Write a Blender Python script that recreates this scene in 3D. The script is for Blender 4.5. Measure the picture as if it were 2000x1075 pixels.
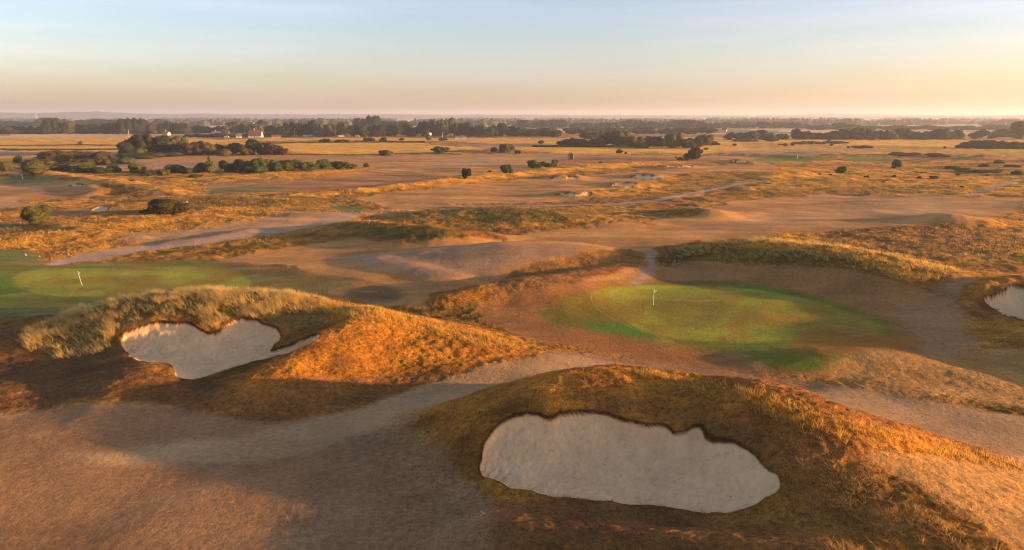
import bpy, math, random
import numpy as np
from mathutils import Vector
R = math.radians
scene = bpy.context.scene
for o in list(bpy.data.objects): bpy.data.objects.remove(o)
COL = scene.collection
rng = np.random.default_rng(7); random.seed(7)

# ------------------------------------------------------------------ camera
CAM_H = 24.0; PITCH = 13.1; F = 1333.0
cam_d = bpy.data.cameras.new('camera'); cam = bpy.data.objects.new('camera', cam_d); COL.objects.link(cam)
cam.location = (0, 0, CAM_H); cam.rotation_euler = (R(90 - PITCH), 0, 0)
cam_d.sensor_fit = 'HORIZONTAL'; cam_d.sensor_width = 36; cam_d.lens = 36 * F / 2000
cam_d.clip_start = 0.5; cam_d.clip_end = 80000
scene.camera = cam
# ------------------------------------------------------------------ light
SUN_EL = 5.4; SUN_AZ = 98.0          # azimuth clockwise from +Y (view direction): low sun from the right
w = bpy.data.worlds.new('World'); scene.world = w; w.use_nodes = True
nt = w.node_tree; nt.nodes.clear()
N = nt.nodes.new; L = nt.links.new
out = N('ShaderNodeOutputWorld'); bg = N('ShaderNodeBackground'); sky = N('ShaderNodeTexSky')
sky.sky_type = 'NISHITA'; sky.sun_disc = False
sky.sun_elevation = R(SUN_EL); sky.sun_rotation = R(SUN_AZ)
sky.altitude = 0; sky.air_density = 1.0; sky.dust_density = 1.3; sky.ozone_density = 2.0
bg.inputs['Strength'].default_value = 0.12
# thin cirrus streaks laid on the sky by direction
tc = N('ShaderNodeTexCoord'); mp = N('ShaderNodeMapping'); mp.inputs['Scale'].default_value = (1.2, 1.2, 16); mp.inputs['Rotation'].default_value = (R(1.2), R(-2), 0)
nz = N('ShaderNodeTexNoise'); nz.inputs['Scale'].default_value = 1.9; nz.inputs['Detail'].default_value = 7; nz.inputs['Roughness'].default_value = 0.6
rp = N('ShaderNodeMapRange'); rp.inputs['From Min'].default_value = 0.42; rp.inputs['From Max'].default_value = 0.85; rp.inputs['To Max'].default_value = 0.6
hs = N('ShaderNodeHueSaturation'); hs.inputs['Saturation'].default_value = 0.3; hs.inputs['Value'].default_value = 1.2
mx = N('ShaderNodeMix'); mx.data_type = 'RGBA'
L(tc.outputs['Generated'], mp.inputs['Vector']); L(mp.outputs[0], nz.inputs['Vector']); L(nz.outputs['Fac'], rp.inputs['Value'])
L(sky.outputs[0], hs.inputs['Color']); L(sky.outputs[0], mx.inputs[6]); L(hs.outputs[0], mx.inputs[7]); L(rp.outputs[0], mx.inputs[0])
tint = N('ShaderNodeMix'); tint.data_type = 'RGBA'; tint.blend_type = 'MULTIPLY'; tint.inputs[0].default_value = 1; tint.inputs[7].default_value = (.94, .862, 1.03, 1)
h2 = N('ShaderNodeHueSaturation'); h2.inputs['Saturation'].default_value = .92
L(mx.outputs[2], tint.inputs[6]); L(tint.outputs[2], h2.inputs['Color']); L(h2.outputs[0], bg.inputs['Color']); L(bg.outputs[0], out.inputs['Surface'])
sd = bpy.data.lights.new('sun', 'SUN'); sun = bpy.data.objects.new('sun', sd); COL.objects.link(sun)
sd.energy = 4.6; sd.angle = R(0.7); sd.color = (1.0, 0.54, 0.21)
sv = Vector((math.sin(R(SUN_AZ)) * math.cos(R(SUN_EL)), math.cos(R(SUN_AZ)) * math.cos(R(SUN_EL)), math.sin(R(SUN_EL))))
sun.rotation_euler = sv.to_track_quat('Z', 'Y').to_euler(); sun.location = (200, 0, 60)
scene.view_settings.view_transform = 'Standard'; scene.view_settings.look = 'None'
scene.view_settings.exposure = 1.87; scene.view_settings.gamma = 1.0
scene.render.engine = 'CYCLES'; scene.cycles.filter_width = 1.1
scene.cycles.volume_bounces = 0; scene.cycles.max_bounces = 6; scene.cycles.diffuse_bounces = 3

# ------------------------------------------------------------------ maths helpers
def ray(u, v):
    a = (np.asarray(u, float) - 1000) / F; b = (537.5 - np.asarray(v, float)) / F
    c, s = math.cos(R(PITCH)), math.sin(R(PITCH))
    return a, c + b * s, -s + b * c
def unproj(u, v, h=0.0):
    x, y, z = ray(u, v); t = (np.asarray(h, float) - CAM_H) / z
    return x * t, y * t
def hash2(ix, iy, s):
    n = (ix.astype(np.int64) * 374761393 + iy.astype(np.int64) * 668265263 + s * 974634777) & 0x7fffffff
    n = ((n ^ (n >> 13)) * 1274126177) & 0x7fffffff
    n = (n ^ (n >> 16))
    return (n & 0xffff) / 65535.0
def vnoise(x, y, s=0):
    ix = np.floor(x); iy = np.floor(y); fx = x - ix; fy = y - iy
    fx = fx * fx * (3 - 2 * fx); fy = fy * fy * (3 - 2 * fy)
    a = hash2(ix, iy, s); b = hash2(ix + 1, iy, s); c = hash2(ix, iy + 1, s); d = hash2(ix + 1, iy + 1, s)
    return a + (b - a) * fx + (c - a) * fy + (a - b - c + d) * fx * fy
def fbm(x, y, octv=4, s=0):
    t = 0; a = 0.5
    for i in range(octv):
        t = t + a * vnoise(x, y, s + i * 17); x = x * 2.03 + 11.3; y = y * 2.03 + 7.7; a *= 0.5
    return t / (1 - 0.5 ** octv)
def sstep(a, b, x):
    t = np.clip((x - a) / (b - a), 0, 1); return t * t * (3 - 2 * t)

# ------------------------------------------------------------------ terrain: ridges (pixel of the crest, its height, near width, far width)
# the photo is used to find where the crests stand, bar one added for shade; everything afterwards is in metres
RIDGES = [
 # front mound with the big bunker
 [(700,862,.3,5,4),(800,822,.9,6,4),(900,782,2.5,9,5),(1020,746,4.1,10.5,6),(1150,729,4.7,10,7),(1300,735,4.3,10,7),(1500,785,4.2,9,6),(1640,826,3.9,7,4.5),(1750,856,3.0,4,4),(1850,880,1.8,3,3),(1965,905,.8,2.5,2.5)],
 # its arm towards the lower right
 [(1500,800,4.2,8,9),(1620,868,3.9,8,13),(1740,925,3.2,7,16),(1870,1005,2.7,6.5,18),(2000,1085,2.2,6.5,18),(2250,1200,1.6,7,18)],
 # low apron in front of the big bunker
 [(960,1020,.9,5,4),(1200,1062,1.7,6,4),(1450,1075,2.3,6,4.5),(1700,1110,2.6,7,6)],
 # left mound with the second bunker
 [(-120,690,.3,4,6),(40,655,.6,5,7),(130,618,1.8,6,7),(240,584,3.4,8,6),(400,571,4.1,10.5,5.5),(520,576,3.8,10,5.5),(640,594,3.0,11,6),(760,616,2.7,11,6),(880,641,2.0,10,6),(980,668,1.2,7,5),(1035,690,.4,5,4)],
 [(720,625,2.7,8,5),(655,652,2.9,8,4),(590,685,2.5,7,3.5),(520,718,1.9,6,3),(450,748,1.1,5,3)],
 [(-200,790,.4,5,5),(0,772,.4,5,5),(160,762,.3,5,5),(260,745,.5,4,4)],
 [(285,704,1.1,5,6),(255,738,1.5,6,7),(235,775,1.0,5,6),(225,805,.4,4,5)],  # added low ridge, put in so the ground left of it falls dark
 # middle humps
 [(640,445,.8,6,8),(700,433,2.2,9,9),(780,436,3.0,11,9),(880,449,2.8,11,8),(940,461,1.4,8,7)],
 [(840,416,1.6,9,12),(950,406,2.6,14,12),(1050,410,2.6,14,12),(1110,421,1.6,10,9),(1210,430,1.3,7,8),(1260,436,.7,5,6)],
 # central dune
 [(770,500,.7,8,6),(860,488,1.8,12,7),(980,477,2.6,16,8),(1100,476,2.6,14,8),(1180,484,2.0,10,7),(1255,494,.9,6,5)],
 [(820,583,.7,3,4),(880,572,1.4,4,5),(950,556,2.0,5,6),(1010,548,2.2,8,7),(1090,540,2.2,10,7),(1180,528,1.5,8,6),(1250,515,1,6,5)],
 [(740,508,.5,4,4),(800,520,.9,5,4),(880,535,.9,5,4)],
 # long ridge behind the right green
 [(1285,497,1.0,5,8),(1360,480,2.4,9,9),(1480,474,3.4,11,10),(1610,483,4.1,12,9),(1740,502,4.0,12,8),(1830,520,3.2,11,7),(1920,537,2.0,8,7),(2050,548,1.6,8,8),(2300,570,2,9,9)],
 # low hump in front of the right green, bank of the right hand bunker
 [(1500,714,.2,3,3),(1580,697,.8,3.5,5),(1690,688,1.1,4,5),(1790,695,.9,4,5),(1880,716,.3,4,4)],
 [(1860,590,.8,4,4),(1900,556,2.6,6,5),(1960,542,3.2,8,6),(2080,545,3.4,9,7),(2200,590,3.5,9,8),(2260,660,3.0,10,8)],
 [(1640,760,.2,3,3),(1720,752,.4,3,3),(1820,768,.3,4,4)],
 # left background crests
 [(80,334,1.2,6,8),(140,342,2.4,8,9),(220,352,2.4,9,8),(300,366,2.0,8,7),(350,376,1.0,5,6)],
 [(190,372,1.4,5,8),(175,362,1.6,6,6)],
 [(0,470,.8,6,6),(90,455,1.2,7,7),(170,462,.8,6,6)],
 [(90,437,.8,4,5),(180,448,1.4,5,6),(270,460,.8,4,5)],
 [(310,392,.8,8,8),(420,388,1.0,8,8),(560,392,.8,8,8)],
 [(330,470,.5,3,5),(400,462,.8,3,5),(470,452,.6,3,5)],
 [(180,440,.6,8,8),(300,425,1.2,8,8),(430,425,1.2,8,8),(560,430,.6,6,6)],
 [(510,420,.4,6,6),(580,415,1.4,7,7),(640,416,1.2,7,7),(690,420,.5,4,4)],
 # golden grass bank across the middle
 [(560,382,.5,5,6),(700,371,1.3,7,9),(800,358,1.7,8,10),(900,347,1.8,8,11),(1000,338,1.6,8,12),(1100,328,1.4,9,12),(1230,319,1.0,9,12)],
 [(430,352,.8,8,10),(560,344,1.2,9,12),(680,336,1.2,9,12),(760,330,.6,8,10)],
 # small distant bunker banks
 [(1070,382,.3,4,5),(1095,374,1.5,4.5,6),(1127,373,1.8,5,6),(1155,374,1.5,4.5,6),(1180,381,.3,4,5)],
 [(1180,361,.4,5,6),(1200,355,1.6,5.5,7),(1225,353,2.0,6,7),(1243,355,1.8,6,7),(1275,360,.3,5,6)],
 [(1215,345,.4,6,7),(1245,339,1.8,7,8),(1268,338,2.2,7,8),(1292,341,1.8,7,8),(1315,346,.3,5,6)],
 [(1070,349,.3,6,7),(1085,343,1.6,6,8),(1098,342,1.9,6,8),(1106,345,1.1,6,8),(1118,342,1.9,6,8),(1128,343,1.6,6,8),(1145,348,.3,5,6)],
 [(1295,325,.3,7,8),(1305,321,1.8,8,9),(1320,322,1.5,8,9),(1335,321,1.8,8,9),(1352,322,1.4,8,9),(1365,326,.3,6,7)],
 [(1420,316,.3,7,9),(1440,311,1.9,9,10),(1462,313,1.7,9,10),(1475,317,.3,7,8)],
 [(1320,412,.6,5,6),(1365,405,1.9,7,8),(1400,408,1.8,7,8),(1450,417,.4,5,6)],
 [(1780,424,.5,5,6),(1830,417,1.9,6,8),(1880,420,2.0,6,8),(1940,431,.5,5,6)],
 [(1420,298,.6,12,14),(1520,300,2.0,14,16),(1600,303,2.2,14,16),(1640,306,.6,12,12)],
 [(1560,296,.5,10,12),(1580,294,1.6,14,14),(1640,297,.6,10,12)],
 [(1900,312,.4,9,9),(1925,302,2.4,10,12),(1945,305,.5,9,9)],
 [(1490,345,.5,8,9),(1520,338,1.6,10,10),(1560,335,1.2,10,12),(1600,335,.6,8,9)],
]
def prep_ridge(pts):
    a = np.array(pts, float); x, y = unproj(a[:, 0], a[:, 1], a[:, 2])
    # densify by Catmull-Rom for smooth plan shapes
    P = np.stack([x, y, a[:, 2], a[:, 3], a[:, 4]], 1); o = []
    n = len(P)
    for i in range(n - 1):
        p0, p1, p2, p3 = P[max(i-1,0)], P[i], P[i+1], P[min(i+2,n-1)]
        for t in (0, .33, .67):
            o.append(0.5*((2*p1)+(-p0+p2)*t+(2*p0-5*p1+4*p2-p3)*t*t+(-p0+3*p1-3*p2+p3)*t**3))
    o.append(P[-1]); o = np.array(o); o[:, 2] = np.maximum(o[:, 2], .05); o[:, 3:] = np.maximum(o[:, 3:], 1.5)
    return o
RP = [prep_ridge(r) for r in RIDGES]
def ridge_h(P, x, y):
    m = 3.0 * P[:, 3:5].max()
    sel = np.where((x > P[:,0].min()-m) & (x < P[:,0].max()+m) & (y > P[:,1].min()-m) & (y < P[:,1].max()+m))[0]
    res = np.zeros_like(x)
    if len(sel) == 0: return res
    xs, ys = x[sel], y[sel]; tau = .22*P[:, 3:5].mean()
    sw = np.zeros(len(sel)); sH = np.zeros(len(sel)); sW = np.zeros(len(sel)); dmin = np.full(len(sel), 1e9)
    info = []
    for i in range(len(P) - 1):
        ax, ay = P[i, :2]; dx, dy = P[i+1, :2] - P[i, :2]; l2 = dx*dx + dy*dy + 1e-9
        t = np.clip(((xs-ax)*dx + (ys-ay)*dy) / l2, 0, 1)
        ex = xs - ax - t*dx; ey = ys - ay - t*dy; d = np.sqrt(ex*ex + ey*ey)
        wn = P[i,3] + (P[i+1,3]-P[i,3])*t; wf = P[i,4] + (P[i+1,4]-P[i,4])*t
        k = 0.5 + 0.5*np.clip(ey / (d + .6), -1, 1)
        info.append((d.astype(np.float32), (P[i,2] + (P[i+1,2]-P[i,2])*t).astype(np.float32), (wn + (wf-wn)*k).astype(np.float32), math.sqrt(l2))); dmin = np.minimum(dmin, d)
    for d, h_, w_, ln in info:      # soft nearest segment, so that no creases form
        e = np.exp(-(d-dmin)/tau)*ln; sw += e; sH += e*h_; sW += e*w_
    res[sel] = sH/sw * np.exp(-1.6 * (dmin/(sW/sw))**2.2)
    return res
def H0(x, y):
    shp = x.shape; x = x.ravel(); y = y.ravel()
    # break the straightness of the crests
    wx = (fbm(x/7, y/7, 3, 3) - .5) * 1.6; wy = (fbm(x/7, y/7, 3, 9) - .5) * 1.6
    r = np.hypot(x, y)
    acc = np.zeros_like(x)
    for P in RP:
        h = ridge_h(P, x + wx, y + wy); acc = acc + h**2.6
    z = acc ** (1/2.6)
    z += (fbm(x/22, y/22, 3, 21) - .5) * 0.9 * sstep(20, 60, r) * (1 - .5*sstep(300, 900, r))
    z += (fbm(x/5, y/5, 2, 31) - .5) * 0.16
    z += (fbm(x/90, y/90, 3, 41) - .5) * 2.2 * sstep(90, 260, r)
    return z.reshape(shp)
def march(hf, u, v):
    dx, dy, dz = ray(np.atleast_1d(u), np.atleast_1d(v)); n = len(dx)
    dz = np.minimum(dz, -1e-4)
    t1 = (CAM_H + 1.5) / -dz; t0 = (CAM_H - 6.5) / -dz
    K = 60
    ts = t0[:, None] + (t1 - t0)[:, None] * np.linspace(0, 1, K)[None]
    X = dx[:, None]*ts; Y = dy[:, None]*ts; Z = CAM_H + dz[:, None]*ts
    D = Z - hf(X, Y)
    below = D < 0; i = np.where(below.any(1), below.argmax(1), K-1); i = np.clip(i, 1, K-1); r_ = np.arange(n)
    d0, d1 = D[r_, i-1], D[r_, i]; f = np.clip(d0 / (d0 - d1 + 1e-9), 0, 1)
    t = ts[r_, i-1] + (ts[r_, i] - ts[r_, i-1]) * f
    return dx*t, dy*t
def poly_sd(px, py, x, y, lim):
    """signed distance (negative inside) of points to a polygon; far points keep +lim"""
    res = np.full(x.shape, float(lim))
    sel = np.where((x > px.min()-lim) & (x < px.max()+lim) & (y > py.min()-lim) & (y < py.max()+lim))[0]
    if len(sel) == 0: return res
    xs, ys = x[sel], y[sel]; best = np.full(len(sel), 1e18); ins = np.zeros(len(sel), bool)
    n = len(px)
    for i in range(n):
        ax, ay, bx, by = px[i], py[i], px[(i+1) % n], py[(i+1) % n]
        dx, dy = bx-ax, by-ay; l2 = dx*dx+dy*dy+1e-9
        t = np.clip(((xs-ax)*dx+(ys-ay)*dy)/l2, 0, 1); d2 = (xs-ax-t*dx)**2 + (ys-ay-t*dy)**2
        best = np.minimum(best, d2)
        c = ((ay > ys) != (by > ys)) & (xs < (bx-ax)*(ys-ay)/(by-ay+1e-12)+ax); ins ^= c
    d = np.sqrt(best); res[sel] = np.where(ins, -d, d); return res
def smooth_poly(pts, n=4):
    P = np.array(pts, float); m = len(P); o = []
    for i in range(m):
        p0, p1, p2, p3 = P[i-1], P[i], P[(i+1) % m], P[(i+2) % m]
        for k in range(n):
            t = k/n; o.append(0.5*((2*p1)+(-p0+p2)*t+(2*p0-5*p1+4*p2-p3)*t*t+(-p0+3*p1-3*p2+p3)*t**3))
    return np.array(o)
# ------------------------------------------------------------------ bunkers: outline, lip height, hollow
BUNKERS = [
 ([(935,905),(940,872),(968,838),(1000,812),(1050,806),(1085,812),(1105,804),(1160,803),(1200,812),(1230,826),(1290,832),(1318,846),(1345,836),(1378,838),(1398,858),(1450,872),(1475,890),(1495,915),(1520,935),(1526,955),(1505,975),(1440,998),(1390,999),(1300,990),(1180,978),(1090,968),(1000,950),(950,930)], .42, .75, 1.0),
 ([(233,656),(262,642),(300,630),(330,628),(375,631),(395,646),(425,650),(445,632),(468,622),(505,626),(535,640),(546,655),(543,668),(528,684),(560,677),(600,659),(622,653),(610,668),(560,690),(500,705),(440,724),(395,737),(360,740),(343,732),(338,716),(318,708),(275,706),(250,690)], .42, .85, 1.0),
 ([(1921,588),(1940,574),(1962,566),(1972,556),(2000,560),(2060,566),(2130,600),(2120,650),(2050,638),(2000,626),(1955,612)], .45, .8, 1.2),
 ([(1088,379),(1100,377),(1115,377),(1130,379),(1145,376),(1158,378),(1150,382),(1120,384),(1098,382)], .45, .12, 2.5),
 ([(1194,361),(1203,358),(1218,358),(1232,357),(1243,359),(1240,363),(1215,364)], .45, .12, 2.5),
 ([(1230,345),(1245,342),(1262,342),(1290,344),(1300,346),(1285,349),(1250,349)], .45, .12, 2.5),
 ([(1074,347),(1090,345),(1104,347),(1118,345),(1131,347),(1128,349),(1085,349)], .45, .12, 2.5),
 ([(1303,324),(1312,323),(1322,325),(1316,326),(1305,326)], .45, .12, 2.5),
 ([(1330,324),(1342,323),(1352,324),(1350,326),(1332,326)], .45, .12, 2.5),
 ([(1428,315),(1440,314),(1455,315),(1464,316),(1450,317),(1430,317)], .45, .12, 2.5),
 ([(138,362),(148,359),(160,360),(162,363),(150,365),(140,364)], .4, .1, 2.1),
 ([(178,412),(190,404),(214,404),(210,410),(195,414)], .3, .1, 2.1),
 ([(1335,403),(1355,402),(1362,405),(1345,406)], .3, .1, 2.1),
]
BP = []
for pts, lip, hol, wid in BUNKERS:
    P = smooth_poly(pts, 4 if len(pts) > 9 else 3)
    x, y = march(H0, P[:, 0], P[:, 1]); BP.append((x, y, lip, hol, wid))
def bunker_sd(b, x, y):
    amp = min(.32, b[4]*.25) if b[4] < 2 else .5
    fr = .85 if b[4] < 2 else .4
    wx = (fbm(x*fr, y*fr, 2, 51) - .5) * amp*2.8; wy = (fbm(x*fr, y*fr, 2, 57) - .5) * amp*2.4
    return poly_sd(b[0], b[1], x + wx, y + wy, 4.0)
def H1(x, y, want=False):
    shp = x.shape; xf = x.ravel(); yf = y.ravel(); z = H0(xf, yf); sand = np.full(xf.shape, 4.0); idx = np.full(xf.shape, -1)
    lipm = np.zeros(xf.shape)
    for k, b in enumerate(BP):
        m = (xf > b[0].min()-5) & (xf < b[0].max()+5) & (yf > b[1].min()-5) & (yf < b[1].max()+5)
        s = np.where(m)[0]
        if not len(s): continue
        d = bunker_sd(b, xf[s], yf[s])
        cy = (b[1].min()+b[1].max())/2; hy = (b[1].max()-b[1].min())/2
        back = sstep(-.55, .35, (yf[s]-cy)/hy)                 # tall lip at the back, low one at the front
        step = .38 if b[4] < 2 else .6
        z[s] += np.where(d < 0, -(b[2]*(.28+.72*back)) * sstep(0, step, -d) - b[3]*(1-np.exp(-np.maximum(-d,0)/(b[4]*1.8))), .10*np.exp(-np.maximum(d,0)/.5)*back)
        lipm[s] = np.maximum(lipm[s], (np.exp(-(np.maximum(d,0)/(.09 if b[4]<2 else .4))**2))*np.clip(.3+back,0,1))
        sand[s] = np.minimum(sand[s], d)
    # trampled sand ripples and footprints
    inside = sstep(0.05, .5, -sand)
    z += inside * ((fbm(xf*.9, yf*.9, 3, 71)-.5)*.34 + (fbm(xf*3.4, yf*3.4, 2, 75)-.5)*.2)
    if want: return z.reshape(shp), sand.reshape(shp), lipm.reshape(shp)
    return z.reshape(shp)

# ------------------------------------------------------------------ ground grid (polar, fine where the view is)
def steps(a, b, s): return np.arange(a, b, s)
dep = np.concatenate([[80, 65, 52, 44], np.linspace(39, 36.5, 8), np.arange(36, 31.5, -.062), np.arange(31.5, 24, -.04), np.arange(24, 16, -.028), np.arange(16, 15, -.05), np.arange(15, 9, -.05), np.arange(9, 3, -.026), np.arange(3, 1.2, -.03), np.arange(1.2, .35, -.02), [.33,.3,.27,.24,.21,.18,.15,.12,.105]])
rr = CAM_H / np.tan(np.radians(dep))
th = np.concatenate([np.arange(-40, 40.001, .06), np.arange(44, 320, 6)])
th = np.radians(th)
NR, NT = len(rr), len(th)
X = rr[:, None] * np.sin(th)[None]; Y = rr[:, None] * np.cos(th)[None]
Z, SAND, LIP = H1(X, Y, True)
Z[rr > 4000] *= .3
# ------------------------------------------------------------------ ground colouring: turf types in world space, one slope darkened for shade
xf, yf = X.ravel(), Y.ravel(); rf = np.hypot(xf, yf)
wx = (fbm(xf/6, yf/6, 4, 101)-.5); wy = (fbm(xf/6, yf/6, 4, 107)-.5)
wx2 = (fbm(xf/1.1, yf/1.1, 3, 111)-.5); wy2 = (fbm(xf/1.1, yf/1.1, 3, 117)-.5)
C = np.zeros((len(xf), 3)); RO = np.ones(len(xf)); CLS = np.zeros(len(xf), int)
GOLD = np.array((.46,.29,.095)); BROWN = np.array((.27,.165,.075)); OLIVE = np.array((.215,.16,.06)); 
n1 = fbm(xf/14, yf/9, 4, 121); n2 = fbm(xf/40, yf/22, 4, 127); n3 = fbm(xf/3.2, yf/2.2, 3, 131)
a = sstep(.38, .62, n1*.6+n2*.4)[:, None]; C[:] = BROWN*(1-a) + GOLD*a
o_ = (sstep(.52, .68, fbm(xf/30, yf/16, 4, 141))*.75)[:, None]; C[:] = C*(1-o_) + OLIVE*o_
FAIR = (.46,.285,.13); FAIRD = (.34,.205,.10); PALE = (.44,.335,.205); RED = (.29,.165,.075)
GR = (.15,.20,.045); GRP = (.28,.29,.075); GRB = (.09,.20,.02); SANDY = (.44,.325,.2); FIELD = (.76,.46,.13); ROUGHG = (.5,.32,.105); SCRUB = (.10,.115,.04)
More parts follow.
